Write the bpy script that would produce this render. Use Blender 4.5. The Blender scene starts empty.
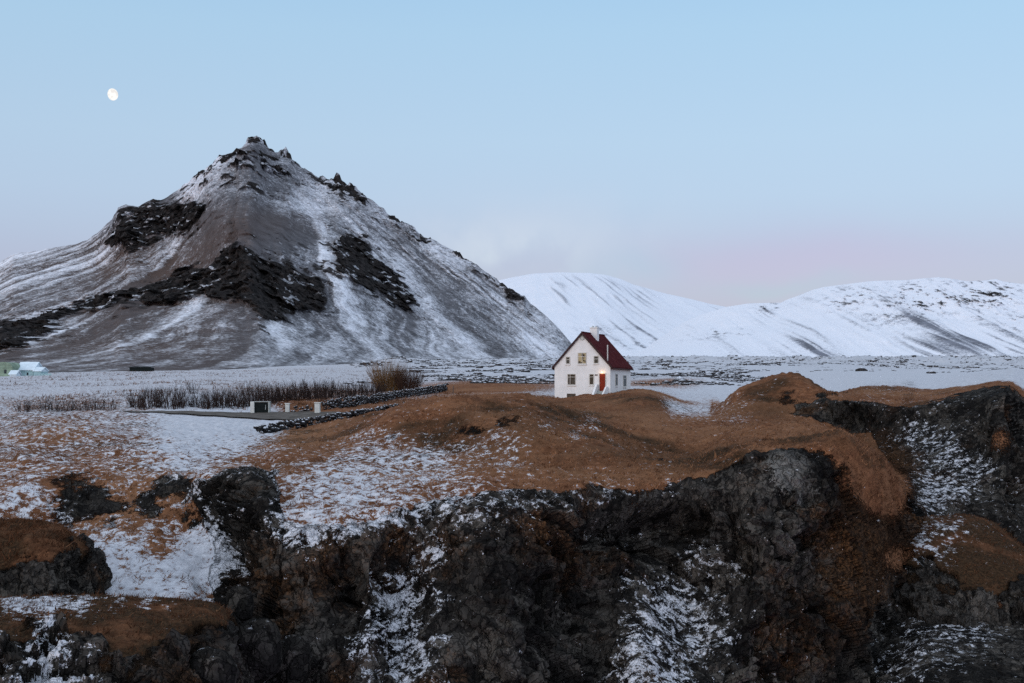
import bpy, math, random
import numpy as np
from mathutils import Vector, Matrix

rng = np.random.default_rng(7)
random.seed(7)
C = bpy.context.scene.collection

# ------------------------------------------------------------------ camera
F = 1200.0          # focal length in pixels
HY = 388.0          # horizon row
CAMZ = 13.5         # camera height above the shore
def W(px, py, d):
    """a point seen at (px,py) standing d metres away"""
    return np.array([(px-512.0)/F*d, d, CAMZ+(HY-py)/F*d])

cam = bpy.data.cameras.new("camera")
cam.sensor_width = 36.0
cam.lens = F/1024*36
cam.shift_y = (HY-341.5)/1024
cam.clip_start = 0.5
cam.clip_end = 120000
camo = bpy.data.objects.new("camera", cam)
camo.location = (0, 0, CAMZ)
camo.rotation_euler = (math.radians(90), 0, 0)
C.objects.link(camo)
bpy.context.scene.camera = camo

# ------------------------------------------------------------------ noise
def _h(ix, iy, iz, seed):
    h = (ix*np.int64(374761393) + iy*np.int64(668265263) + iz*np.int64(2147483647) + np.int64(seed)*np.int64(1274126177)) & 0xFFFFFFFF
    h = ((h ^ (h >> 13))*np.int64(1274126177)) & 0xFFFFFFFF
    h = ((h ^ (h >> 16))*np.int64(2246822519)) & 0xFFFFFFFF
    return ((h ^ (h >> 15)) & 0xFFFFFF).astype(np.float32)/np.float32(0xFFFFFF)

def vnoise(x, y, z, seed=0):
    x = np.asarray(x, dtype=np.float64); y = np.asarray(y, dtype=np.float64); z = np.asarray(z, dtype=np.float64)
    x, y, z = np.broadcast_arrays(x, y, z)
    fx = np.floor(x); fy = np.floor(y); fz = np.floor(z)
    tx = (x-fx).astype(np.float32); ty = (y-fy).astype(np.float32); tz = (z-fz).astype(np.float32)
    ix = fx.astype(np.int64); iy = fy.astype(np.int64); iz = fz.astype(np.int64)
    q = lambda t: t*t*t*(t*(t*6-15)+10)
    ux, uy, uz = q(tx), q(ty), q(tz)
    def gr(a, b, c):
        return _h(ix+a, iy+b, iz+c, seed)
    def lx(b, c):
        g0 = gr(0, b, c); return g0+(gr(1, b, c)-g0)*ux
    def ly(c):
        a0 = lx(0, c); return a0+(lx(1, c)-a0)*uy
    a0 = ly(0)
    return (a0+(ly(1)-a0)*uz)*2-1

def fbm(x, y, z, o=4, seed=0, gain=0.5):
    s = 0; a = 1.0; n = 0
    x = np.asarray(x, dtype=np.float64); y = np.asarray(y, dtype=np.float64); z = np.asarray(z, dtype=np.float64)
    for k in range(o):
        s = s+a*vnoise(x, y, z, seed+k*17)
        n += a; a *= gain
        x, y, z = x*2.03+11.3, y*2.03+5.7, z*2.03+3.1
    return s/n

def ridged(x, y, z, o=4, seed=0):
    s = 0; a = 1.0; n = 0
    for k in range(o):
        v = 1-np.abs(vnoise(x, y, z, seed+k*31))*1.6
        s = s+a*v; n += a; a *= 0.5
        x, y, z = x*2.07+1.3, y*2.07+9.7, z*2.07+4.1
    return s/n

def cells(x, y, z, seed=0):
    """F1, F2-F1, cell random value"""
    ix = np.floor(x).astype(np.int64); iy = np.floor(y).astype(np.int64); iz = np.floor(z).astype(np.int64)
    f1 = np.full(x.shape, 9.0, np.float32); f2 = f1.copy(); rv = np.zeros(x.shape, np.float32)
    for a in (-1, 0, 1):
        for b in (-1, 0, 1):
            for c in (-1, 0, 1):
                jx, jy, jz = ix+a, iy+b, iz+c
                px = jx+_h(jx, jy, jz, seed)-x; py = jy+_h(jx, jy, jz, seed+1)-y; pz = jz+_h(jx, jy, jz, seed+2)-z
                d = np.sqrt(px*px+py*py+pz*pz).astype(np.float32)
                r = _h(jx, jy, jz, seed+3)
                m = d < f1
                f2 = np.where(m, f1, np.minimum(f2, d)); rv = np.where(m, r, rv); f1 = np.where(m, d, f1)
    return f1, f2-f1, rv

def sstep(a, b, x):
    t = np.clip((x-a)/(b-a), 0, 1); return t*t*(3-2*t)

def pchip(xk, Y, x):
    """monotone cubic; xk (K,) or (N,K); Y (N,K); x (M,) or (N,M) -> (N,M)"""
    Y = np.atleast_2d(np.asarray(Y, float)); xk = np.broadcast_to(np.asarray(xk, float), Y.shape)
    N, K = Y.shape
    h = np.diff(xk, axis=1); dl = np.diff(Y, axis=1)/h
    m = np.zeros_like(Y)
    w1 = 2*h[:, 1:]+h[:, :-1]; w2 = h[:, 1:]+2*h[:, :-1]
    same = (dl[:, 1:]*dl[:, :-1]) > 0
    with np.errstate(divide='ignore', invalid='ignore'):
        hm = (w1+w2)/(w1/dl[:, :-1]+w2/dl[:, 1:])
    m[:, 1:-1] = np.where(same, hm, 0)
    m[:, 0] = dl[:, 0]; m[:, -1] = dl[:, -1]
    x = np.broadcast_to(np.asarray(x, float), (N, np.asarray(x).shape[-1]))
    i = np.zeros(x.shape, int)
    for k in range(1, K-1):
        i += (x >= xk[:, k:k+1])
    g = lambda A: np.take_along_axis(A, i, 1)
    x0, hh = g(xk), g(h)
    t = np.clip((x-x0)/hh, 0, 1)
    y0 = g(Y); y1 = np.take_along_axis(Y, i+1, 1); m0 = g(m); m1 = np.take_along_axis(m, i+1, 1)
    t2, t3 = t*t, t*t*t
    return (2*t3-3*t2+1)*y0+(t3-2*t2+t)*hh*m0+(-2*t3+3*t2)*y1+(t3-t2)*hh*m1

def gridfield(pts, px, py, base=None, bw=0.12):
    """smooth blend of scattered (px,py,radius,value) design points"""
    s = np.zeros(px.shape); w = np.zeros(px.shape)
    for (a, b, r, v) in pts:
        g = np.exp(-((px-a)**2+(py-b)**2)/(r*r))
        s += g*v; w += g
    if base is not None:
        s += base*bw; w += bw
    return s/np.maximum(w, 1e-12)

def inpoly(px, py, poly, feather=0.0):
    """signed distance to a polygon (positive inside), in the units given"""
    P = np.array(poly, float); Q = np.roll(P, -1, 0)
    dist = np.full(px.shape, 1e9); ins = np.zeros(px.shape, bool)
    for (x0, y0), (x1, y1) in zip(P, Q):
        ex, ey = x1-x0, y1-y0
        t = np.clip(((px-x0)*ex+(py-y0)*ey)/(ex*ex+ey*ey+1e-9), 0, 1)
        dist = np.minimum(dist, (px-x0-t*ex)**2+(py-y0-t*ey)**2)
        c = ((y0 > py) != (y1 > py)) & (px < (x1-x0)*(py-y0)/(y1-y0+1e-12)+x0)
        ins ^= c
    return np.where(ins, 1, -1)*np.sqrt(dist)

# ------------------------------------------------------------------ mesh helpers
def link(o):
    C.objects.link(o); return o

def tag(o, label=None, cat=None, group=None, kind=None):
    if label: o['label'] = label
    if cat: o['category'] = cat
    if group: o['group'] = group
    if kind: o['kind'] = kind
    return o

def np_mesh(name, V, polys, mats, parent=None, attrs=None, smooth=False, matidx=None):
    me = bpy.data.meshes.new(name)
    V = np.asarray(V, np.float32)
    polys = np.asarray(polys, np.int32)
    n, k = polys.shape
    me.vertices.add(len(V)); me.vertices.foreach_set('co', V.ravel())
    me.loops.add(n*k); me.loops.foreach_set('vertex_index', polys.ravel())
    me.polygons.add(n)
    me.polygons.foreach_set('loop_start', np.arange(0, n*k, k, dtype=np.int32))
    me.polygons.foreach_set('loop_total', np.full(n, k, np.int32))
    if smooth is not False: me.polygons.foreach_set('use_smooth', np.ones(n, bool) if smooth is True else np.asarray(smooth, bool))
    for m in (mats if isinstance(mats, (list, tuple)) else [mats]): me.materials.append(m)
    if matidx is not None: me.polygons.foreach_set('material_index', np.asarray(matidx, np.int32))
    for key, arr in (attrs or {}).items():
        a = me.attributes.new(key, 'FLOAT', 'POINT'); a.data.foreach_set('value', np.asarray(arr, np.float32).ravel())
    me.update(calc_edges=True); me.validate()
    o = link(bpy.data.objects.new(name, me))
    if parent: o.parent = parent
    return o

def grid_polys(nc, nr):
    i = np.arange(nc-1)[:, None]*nr; j = np.arange(nr-1)[None, :]
    a = (i+j).ravel()
    return np.stack([a, a+nr, a+nr+1, a+1], 1)

def grid_normals(P):
    du = np.gradient(P, axis=0); dv = np.gradient(P, axis=1)
    n = np.cross(du, dv)
    return n/np.maximum(np.linalg.norm(n, axis=2, keepdims=True), 1e-9)

class MB:
    """collects boxes, prisms and tubes for one mesh object"""
    def __init__(s): s.v = []; s.f = []
    def add(s, vs, fs):
        b = len(s.v); s.v += [tuple(map(float, q)) for q in vs]; s.f += [tuple(b+i for i in f) for f in fs]
    def box(s, x0, x1, y0, y1, z0, z1):
        s.add([(x, y, z) for x in (x0, x1) for y in (y0, y1) for z in (z0, z1)],
              [(0, 1, 3, 2), (4, 6, 7, 5), (0, 4, 5, 1), (2, 3, 7, 6), (0, 2, 6, 4), (1, 5, 7, 3)])
    def prism(s, pts, a, b, axis='y'):
        n = len(pts)
        mk = {'y': lambda p, q: (p[0], q, p[1]), 'x': lambda p, q: (q, p[0], p[1]), 'z': lambda p, q: (p[0], p[1], q)}[axis]
        s.add([mk(p, a) for p in pts]+[mk(p, b) for p in pts],
              [tuple(range(n)), tuple(range(2*n-1, n-1, -1))]+[(i, n+i, n+(i+1) % n, (i+1) % n) for i in range(n)])
    def tube(s, p, q, r, r2=None, n=8):
        p, q = Vector(p), Vector(q); d = (q-p).normalized()
        u = d.orthogonal().normalized(); w = d.cross(u); r2 = r if r2 is None else r2
        ring = lambda c, rr: [c+(u*math.cos(2*math.pi*k/n)+w*math.sin(2*math.pi*k/n))*rr for k in range(n)]
        s.add(ring(p, r)+ring(q, r2), [(k, (k+1) % n, n+(k+1) % n, n+k) for k in range(n)]+[tuple(range(n-1, -1, -1)), tuple(range(n, 2*n))])
    def build(s, name, mat, parent=None, bevel=0):
        import bmesh
        me = bpy.data.meshes.new(name); me.from_pydata(s.v, [], s.f)
        bm = bmesh.new(); bm.from_mesh(me); bmesh.ops.recalc_face_normals(bm, faces=bm.faces)
        if bevel: bmesh.ops.bevel(bm, geom=bm.edges[:], offset=bevel, segments=1, affect='EDGES')
        bm.to_mesh(me); bm.free()
        me.materials.append(mat)
        o = link(bpy.data.objects.new(name, me))
        if parent: o.parent = parent
        return o

def empty(name, loc, rz=0):
    o = link(bpy.data.objects.new(name, None)); o.location = loc; o.rotation_euler = (0, 0, rz); o.empty_display_size = 0.3
    return o

# ------------------------------------------------------------------ materials
class NT:
    def __init__(s, name):
        s.m = bpy.data.materials.new(name); s.m.use_nodes = True
        s.t = s.m.node_tree; s.t.nodes.clear()
        s.out = s.n('ShaderNodeOutputMaterial'); s.bsdf = s.n('ShaderNodeBsdfPrincipled')
        s.t.links.new(s.bsdf.outputs[0], s.out.inputs[0])
        s.bsdf.inputs['Roughness'].default_value = 0.85
        s.bsdf.inputs['Specular IOR Level'].default_value = 0.02
        s.pos = s.n('ShaderNodeTexCoord').outputs['Object']
    def n(s, typ, **kw):
        nd = s.t.nodes.new(typ)
        for k, v in kw.items(): setattr(nd, k, v)
        return nd
    def set(s, sock, v):
        if isinstance(v, bpy.types.NodeSocket): s.t.links.new(v, sock)
        else:
            if sock.type == 'RGBA' and len(v) == 3: v = (*v, 1)
            sock.default_value = v
    def attr(s, name):
        return s.n('ShaderNodeAttribute', attribute_name=name).outputs['Fac']
    def math(s, op, a, b=0.0, clamp=False):
        nd = s.n('ShaderNodeMath', operation=op, use_clamp=clamp); s.set(nd.inputs[0], a); s.set(nd.inputs[1], b); return nd.outputs[0]
    def mix(s, f, a, b):
        nd = s.n('ShaderNodeMix', data_type='RGBA'); s.set(nd.inputs[0], f); s.set(nd.inputs[6], a); s.set(nd.inputs[7], b); return nd.outputs[2]
    def scale(s, vec, sc):
        nd = s.n('ShaderNodeMapping'); s.set(nd.inputs['Vector'], vec); nd.inputs['Scale'].default_value = sc; return nd.outputs[0]
    def noise(s, sc, det=3, rough=0.6, vec=None, dist=0):
        nd = s.n('ShaderNodeTexNoise'); s.set(nd.inputs['Vector'], vec or s.pos)
        nd.inputs['Scale'].default_value = sc; nd.inputs['Detail'].default_value = det; nd.inputs['Roughness'].default_value = rough
        nd.inputs['Distortion'].default_value = dist
        return nd.outputs['Fac']
    def voro(s, sc, vec=None, feature='F1', out='Distance'):
        nd = s.n('ShaderNodeTexVoronoi', feature=feature); s.set(nd.inputs['Vector'], vec or s.pos); nd.inputs['Scale'].default_value = sc
        return nd.outputs[out]
    def step(s, v, a, b):
        nd = s.n('ShaderNodeMapRange', interpolation_type='SMOOTHSTEP'); s.set(nd.inputs[0], v)
        s.set(nd.inputs[1], a); s.set(nd.inputs[2], b); return nd.outputs[0]
    def bump(s, h, strength=0.5, dist=0.1, prev=None):
        nd = s.n('ShaderNodeBump'); s.set(nd.inputs['Height'], h); nd.inputs['Strength'].default_value = strength; nd.inputs['Distance'].default_value = dist
        if prev is not None: s.set(nd.inputs['Normal'], prev)
        return nd.outputs[0]
    def done(s, col=None, nrm=None, rough=None):
        if col is not None: s.set(s.bsdf.inputs['Base Color'], col)
        if nrm is not None: s.set(s.bsdf.inputs['Normal'], nrm)
        if rough is not None: s.set(s.bsdf.inputs['Roughness'], rough)
        return s.m

SNOW = (0.74, 0.77, 0.83)

def mat_ground(name, sc=1.0, fine=True):
    """rock / dry grass / snow by the vertex attributes rock, snow, tone, moss, lichen, grit"""
    t = NT(name)
    rock = t.attr('rock'); snow = t.attr('snow'); tone = t.attr('tone'); moss = t.attr('moss'); lich = t.attr('lichen')
    n1 = t.noise(2.2*sc, 5, 0.65); n2 = t.noise(7*sc, 4, 0.7); n3 = t.noise(0.35*sc, 4, 0.6); n4 = t.noise(22*sc, 2, 0.6)
    # grass
    g = t.mix(t.step(n1, 0.35, 0.68), (0.10, 0.043, 0.0225), (0.225, 0.101, 0.050))
    g = t.mix(t.math('MULTIPLY', t.step(n3, 0.42, 0.64), 0.6), g, (0.265, 0.128, 0.066))
    g = t.mix(t.math('MULTIPLY', t.step(n2, 0.5, 0.72), 0.5), g, (0.055, 0.029, 0.018))
    g = t.mix(t.math('MULTIPLY', tone, 0.75), g, (0.27, 0.145, 0.078))
    g = t.mix(t.math('MULTIPLY', t.attr('heath_shade'), t.step(n3, 0.2, 0.6)), g, t.mix(t.step(n2, 0.4, 0.65), (0.024, 0.0155, 0.0095), (0.065, 0.037, 0.020)))  # dark heath on the moor; on the ledges, gully shade painted into the grass
    # rock
    wv = t.n('ShaderNodeVectorMath', operation='ADD'); nc = t.n('ShaderNodeTexNoise'); t.set(nc.inputs['Vector'], t.pos); nc.inputs['Scale'].default_value = 1.6; nc.inputs['Detail'].default_value = 3
    sc_ = t.n('ShaderNodeVectorMath', operation='SCALE'); t.set(sc_.inputs[0], nc.outputs['Color']); sc_.inputs['Scale'].default_value = 0.9
    t.set(wv.inputs[0], t.scale(t.pos, (1.0, 1.0, 0.62))); t.set(wv.inputs[1], sc_.outputs[0])
    e1 = t.voro(1.25*sc, wv.outputs[0], 'DISTANCE_TO_EDGE'); e2 = t.voro(3.6*sc, wv.outputs[0], 'DISTANCE_TO_EDGE')
    cc = t.n('ShaderNodeSeparateColor'); t.set(cc.inputs[0], t.voro(1.25*sc, wv.outputs[0], 'F1', 'Color')); c2 = t.n('ShaderNodeSeparateColor'); t.set(c2.inputs[0], t.voro(3.6*sc, wv.outputs[0], 'F1', 'Color'))
    tint = t.math('ADD', t.math('MULTIPLY', cc.outputs[0], 0.55), t.math('MULTIPLY', c2.outputs[0], 0.45))
    crack = t.math('MULTIPLY', t.step(e1, 0.0, 0.055), t.math('ADD', t.math('MULTIPLY', t.step(e2, 0.0, 0.07), 0.6), 0.4))
    r = t.mix(t.step(t.math('ADD', tint, t.math('MULTIPLY', t.math('SUBTRACT', n1, 0.5), 0.8)), 0.25, 0.9), (0.011, 0.0102, 0.0095), (0.082, 0.074, 0.064))
    r = t.mix(t.math('MULTIPLY', t.step(n2, 0.52, 0.75), 0.45), r, (0.055, 0.051, 0.05))
    blk = t.attr('block')
    r = t.mix(t.step(blk, 0.25, 0.95), r, t.mix(n2, (0.032, 0.03, 0.028), (0.10, 0.093, 0.084)))
    mo = t.step(t.math('ADD', moss, t.math('SUBTRACT', n1, 0.5)), 0.35, 0.75)
    r = t.mix(t.math('MULTIPLY', mo, 0.85), r, t.mix(t.step(n2, 0.4, 0.65), (0.032, 0.018, 0.010), (0.11, 0.052, 0.022)))
    li = t.step(t.math('ADD', lich, t.math('MULTIPLY', t.math('SUBTRACT', n2, 0.5), 1.4)), 0.5, 0.62)
    r = t.mix(li, r, t.mix(n4, (0.07, 0.067, 0.06), (0.24, 0.23, 0.21)))
    r = t.mix(t.math('ADD', t.math('MULTIPLY', crack, 0.6), 0.4), (0.006, 0.0058, 0.006), r)
    nL = t.noise(0.22*sc, 3, 0.55)
    r = t.mix(t.math('MULTIPLY', t.step(nL, 0.6, 0.4), 0.62), r, (0.0075, 0.007, 0.0068))
    rf = t.step(t.math('ADD', rock, t.math('MULTIPLY', t.math('SUBTRACT', n2, 0.5), 0.9)), 0.4, 0.62)
    col = t.mix(rf, g, r)
    # snow, broken into scraps by fine noise
    sn = t.math('ADD', t.math('MULTIPLY', t.math('SUBTRACT', n1, 0.5), 1.9), t.math('ADD', t.math('MULTIPLY', t.math('SUBTRACT', n2, 0.5), 1.0), t.math('MULTIPLY', t.math('SUBTRACT', n4, 0.5), 0.7)))
    sf = t.step(t.math('ADD', snow, sn), 0.47, 0.60)
    scol = t.mix(t.step(n1, 0.3, 0.7), (0.38, 0.395, 0.43), (0.57, 0.585, 0.62))
    col = t.mix(sf, col, scol)
    rh = t.math('MULTIPLY', t.math('ADD', t.math('MULTIPLY', cc.outputs[1], 0.5), t.math('ADD', t.math('MULTIPLY', c2.outputs[1], 0.22), t.math('MULTIPLY', crack, 0.35))), rf)
    nr = t.bump(n2, 0.6, 0.08/sc, t.bump(rh, 0.8, 0.35))
    if fine: nr = t.bump(n4, 0.5, 0.03/sc, nr)
    return t.done(col, nr, 0.9)

M_ground = mat_ground("moor_ground")

def mat_field():
    t = NT("snowy_field")
    snow = t.attr('snow'); tone = t.attr('tone')
    vec = t.scale(t.pos, (1, 0.55, 1))
    n1 = t.noise(1.3, 5, 0.75, vec); n2 = t.noise(0.07, 4, 0.6, vec); n3 = t.noise(4.0, 3, 0.7, vec)
    g = t.mix(t.step(n1, 0.35, 0.65), (0.085, 0.05, 0.032), (0.2, 0.115, 0.07))
    g = t.mix(tone, (0.03, 0.03, 0.033), g)
    sf = t.step(t.math('ADD', snow, t.math('ADD', t.math('MULTIPLY', t.math('SUBTRACT', n1, 0.5), 1.5), t.math('MULTIPLY', t.math('SUBTRACT', n2, 0.5), 0.9))), 0.4, 0.66)
    col = t.mix(sf, g, SNOW)
    return t.done(col, t.bump(n1, 0.5, 0.4), 0.9)

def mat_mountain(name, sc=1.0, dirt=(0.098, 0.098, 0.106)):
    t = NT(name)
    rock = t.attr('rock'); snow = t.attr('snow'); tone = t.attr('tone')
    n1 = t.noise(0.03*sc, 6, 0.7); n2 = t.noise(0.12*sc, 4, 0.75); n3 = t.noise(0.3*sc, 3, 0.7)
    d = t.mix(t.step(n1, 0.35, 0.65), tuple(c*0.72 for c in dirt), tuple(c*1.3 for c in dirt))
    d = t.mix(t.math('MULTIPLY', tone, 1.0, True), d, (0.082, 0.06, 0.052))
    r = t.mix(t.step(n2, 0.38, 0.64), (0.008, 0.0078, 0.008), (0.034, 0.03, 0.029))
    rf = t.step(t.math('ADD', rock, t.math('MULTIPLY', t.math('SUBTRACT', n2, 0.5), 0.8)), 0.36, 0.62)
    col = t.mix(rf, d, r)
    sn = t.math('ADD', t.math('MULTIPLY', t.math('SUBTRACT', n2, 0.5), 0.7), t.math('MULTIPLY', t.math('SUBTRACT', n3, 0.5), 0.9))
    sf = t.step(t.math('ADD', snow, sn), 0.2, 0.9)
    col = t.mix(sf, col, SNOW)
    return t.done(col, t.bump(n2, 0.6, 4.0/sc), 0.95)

def mat_plain(name, col, var=0.15, rough=0.8, sc=3.0, bump=0.0, metal=0.0):
    t = NT(name)
    n = t.noise(sc, 5, 0.65); n2 = t.noise(sc*7, 3, 0.6)
    c = t.mix(t.step(n, 0.3, 0.7), tuple(x*(1-var) for x in col), tuple(min(1, x*(1+var)) for x in col))
    c = t.mix(t.math('MULTIPLY', t.step(n2, 0.5, 0.8), var), c, tuple(x*0.6 for x in col))
    t.bsdf.inputs['Metallic'].default_value = metal
    return t.done(c, t.bump(n2, bump, 0.02) if bump else None, rough)

def mat_stone():
    t = NT("lava_stone")
    n = t.noise(2.5, 4, 0.65); n2 = t.noise(11, 3, 0.7)
    geo = t.n('ShaderNodeNewGeometry'); sep = t.n('ShaderNodeSeparateXYZ'); t.set(sep.inputs[0], geo.outputs['Normal'])
    c = t.mix(t.step(n, 0.35, 0.65), (0.016, 0.016, 0.018), (0.06, 0.056, 0.056))
    up = t.math('ADD', sep.outputs['Z'], t.math('MULTIPLY', t.math('SUBTRACT', n2, 0.5), 1.2))
    c = t.mix(t.step(up, 0.78, 1.0), c, SNOW)
    return t.done(c, t.bump(n2, 0.7, 0.05), 0.9)

def mat_emit(name, col, strength, sc=0, col2=None):
    t = NT(name)
    t.t.nodes.remove(t.bsdf)
    e = t.n('ShaderNodeEmission'); e.inputs[1].default_value = strength
    if col2: t.set(e.inputs[0], t.mix(t.step(t.noise(sc, 4, 0.6), 0.45, 0.6), col, col2))
    else: e.inputs[0].default_value = (*col, 1)
    t.t.links.new(e.outputs[0], t.out.inputs[0])
    return t.m

# ------------------------------------------------------------------ near ground: one sheet from the shore over the cliff and the moor to the foot of the hills
# every key column is the land's own profile, from the shore to the far plain, as (row, distance) sightings
COLS = [-220, -60, 0, 60, 120, 180, 222, 250, 285, 335, 370, 400, 440, 480, 520, 560, 600, 640, 690, 725, 755, 800, 835, 868, 900, 930, 965, 1005, 1026, 1080, 1240]
KEYS = {
 #        B0 shore   B1 base    B2 mid     B3 edge    B4        B5         B6         B7         B8         B9         B10        B11
-220: [(780, 34), (610, 46), (545, 54), (485, 63), (455, 84), (440, 94), (430, 108), (424, 115), (414, 126), (393, 180), (374, 420), (375, 1300)],
 -60: [(780, 34), (612, 46), (545, 54), (480, 64), (452, 84), (440, 94), (430, 108), (424, 115), (414, 126), (393, 180), (374, 420), (375, 1300)],
   0: [(780, 34), (612, 46), (545, 54), (478, 64), (450, 84), (438, 94), (430, 108), (424, 115), (414, 126), (393, 180), (374, 420), (375, 1300)],
  60: [(780, 34), (612, 47), (545, 55), (478, 64), (450, 84), (437, 94), (430, 108), (424, 115), (414, 126), (393, 180), (373, 420), (375, 1300)],
 120: [(780, 34), (612, 48), (540, 56), (474, 64), (448, 84), (437, 94), (429, 108), (422, 116), (413, 126), (392, 180), (372, 420), (374, 1300)],
 180: [(780, 36), (612, 48), (535, 57), (472, 64), (448, 82), (437, 93), (430, 108), (421, 117), (413, 126), (391, 180), (371, 430), (374, 1300)],
 222: [(780, 40), (690, 46), (545, 55), (474, 60), (452, 80), (440, 92), (431, 106), (421, 117), (414, 126), (391, 185), (370, 450), (373, 1400)],
 250: [(780, 42), (700, 45), (560, 51), (478, 57), (455, 78), (442, 90), (434, 104), (423, 116), (414, 127), (391, 190), (369, 480), (371, 1500)],
 285: [(780, 43), (700, 45), (585, 48), (533, 50.5), (480, 61), (450, 78), (436, 100), (424, 116), (413, 127), (391, 195), (367, 520), (368, 1600)],
 335: [(780, 43), (705, 44.5), (600, 48), (532, 50), (488, 58), (455, 74), (426, 104), (421, 114), (410, 130), (390, 205), (366, 560), (365, 1700)],
 370: [(780, 42), (705, 44), (610, 47), (524, 51), (490, 57), (460, 70), (420, 97), (418, 112), (408, 135), (389, 215), (366, 600), (362, 1800)],
 400: [(790, 40), (700, 45), (600, 50), (516, 52), (490, 56), (465, 68), (406, 95), (412, 112), (404, 140), (387, 220), (366, 600), (357, 1900)],
 440: [(790, 40), (700, 44.5), (560, 50.5), (506, 53), (488, 57), (464, 68), (398, 93), (411, 112), (402, 143), (386, 225), (366.5, 600), (360.5, 2000)],
 480: [(780, 43), (705, 45), (590, 48.5), (497, 53), (481, 57), (462, 67), (397, 91), (412, 112), (400, 145), (385, 225), (366.5, 600), (360.5, 2000)],
 520: [(780, 43), (705, 45.5), (590, 49.5), (490, 54), (475, 59), (458, 68), (400, 89), (411, 108), (399, 145), (385, 225), (366.5, 600), (360.5, 2000)],
 560: [(780, 45), (705, 48), (590, 52), (487, 56), (472, 61), (456, 70), (414, 90), (413, 105), (401, 141), (385, 225), (366.5, 600), (360.5, 2000)],
 600: [(780, 47), (700, 50), (590, 54), (485.5, 58), (470, 62), (452, 72), (433, 88), (416, 108), (398, 139), (386, 225), (366.5, 600), (360.5, 2000)],
 640: [(790, 43), (705, 47), (580, 55.5), (484, 59), (467, 63), (457, 73), (436, 90), (412, 112), (394, 135), (386, 225), (366.5, 600), (360.5, 2000)],
 690: [(790, 43), (705, 48), (590, 57), (480, 60), (462, 67), (450, 77), (434, 92), (418, 112), (409, 135), (387, 220), (366.5, 600), (360.5, 2000)],
 725: [(790, 46), (705, 49), (590, 55), (470, 60), (446, 68), (437, 80), (427, 96), (418, 112), (412, 128), (389, 210), (366.5, 600), (360.5, 2000)],
 755: [(790, 49), (715, 51), (580, 54.5), (452, 61), (441, 68), (433, 80), (424, 96), (417, 110), (411, 122), (391, 210), (366.5, 600), (360.5, 2000)],
 800: [(790, 50), (715, 52.5), (580, 55.5), (446, 62.5), (437, 70), (430, 82), (424, 92), (424, 103), (410, 112), (393, 190), (366.5, 600), (360.5, 2000)],
 835: [(790, 50), (715, 53), (570, 57), (441, 64), (432, 70), (440, 80), (440, 90), (428, 105.5), (400, 108), (394, 150), (366.5, 600), (360.5, 2000)],
 868: [(760, 52), (700, 56), (565, 61), (452, 67), (449, 71), (470, 79), (460, 88), (436, 101), (403, 103), (390, 138), (368, 600), (360.5, 2000)],
 900: [(710, 52), (625, 64), (560, 68), (478, 72), (476, 75), (500, 81), (478, 88), (430, 99.3), (408, 101), (390, 134), (369, 600), (360.5, 2000)],
 930: [(700, 51), (640, 60), (590, 71), (545, 76), (530, 79), (505, 84), (470, 90), (425, 98), (404, 100), (391.5, 128), (370, 600), (360.5, 2000)],
 965: [(700, 51), (645, 59), (590, 71), (555, 76), (540, 79), (495, 85), (455, 91), (415, 96), (398, 99), (390, 112), (371, 600), (360.5, 2000)],
1005: [(700, 51), (645, 59), (600, 71), (570, 76), (555, 78), (510, 82), (460, 87), (420, 91), (395, 94), (389, 99), (371, 600), (360.5, 2000)],
1026: [(700, 51), (645, 59), (600, 71), (570, 76), (555, 78), (520, 82), (490, 86), (445, 91), (437, 97), (402, 104), (372, 600), (360.5, 2000)],
1080: [(700, 51), (645, 59), (600, 71), (575, 76), (560, 78), (525, 82), (490, 86), (448, 91), (440, 97), (402, 106), (372, 600), (360.5, 2000)],
1240: [(700, 51), (645, 59), (600, 71), (575, 76), (560, 78), (525, 82), (490, 86), (448, 91), (440, 97), (402, 106), (372, 600), (360.5, 2000)],
}
ck = np.array(COLS, float)
Kd = np.array([[p[1] for p in KEYS[c]]+[7000] for c in COLS], float)          # distance
Ky = np.array([[p[0] for p in KEYS[c]]+[361] for c in COLS], float)
Kz = (HY-Ky)/F*Kd                                                             # height relative to the camera
cpx = np.unique(np.concatenate([np.linspace(-220, -12, 60), np.linspace(-12, 1036, 880), np.linspace(1036, 1240, 60)]))
NC, NR = len(cpx), 600
D = pchip(ck, np.log(Kd).T, cpx).T; Z = pchip(ck, Kz.T, cpx).T; D = np.exp(D)
# profile parameter: cumulative chord in a mix of rows and log distance
Yk = HY-Z/D*F
ch = np.sqrt(np.diff(Yk, axis=1)**2+(np.diff(np.log(D), axis=1)*260)**2)+1.0
T = np.concatenate([np.zeros((NC, 1)), np.cumsum(ch, 1)], 1)
tt = np.linspace(0, 1, 2200)[None]*T[:, -1:]
dd = np.exp(pchip(T, np.log(D), tt)); zz = pchip(T, Z, tt)
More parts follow.
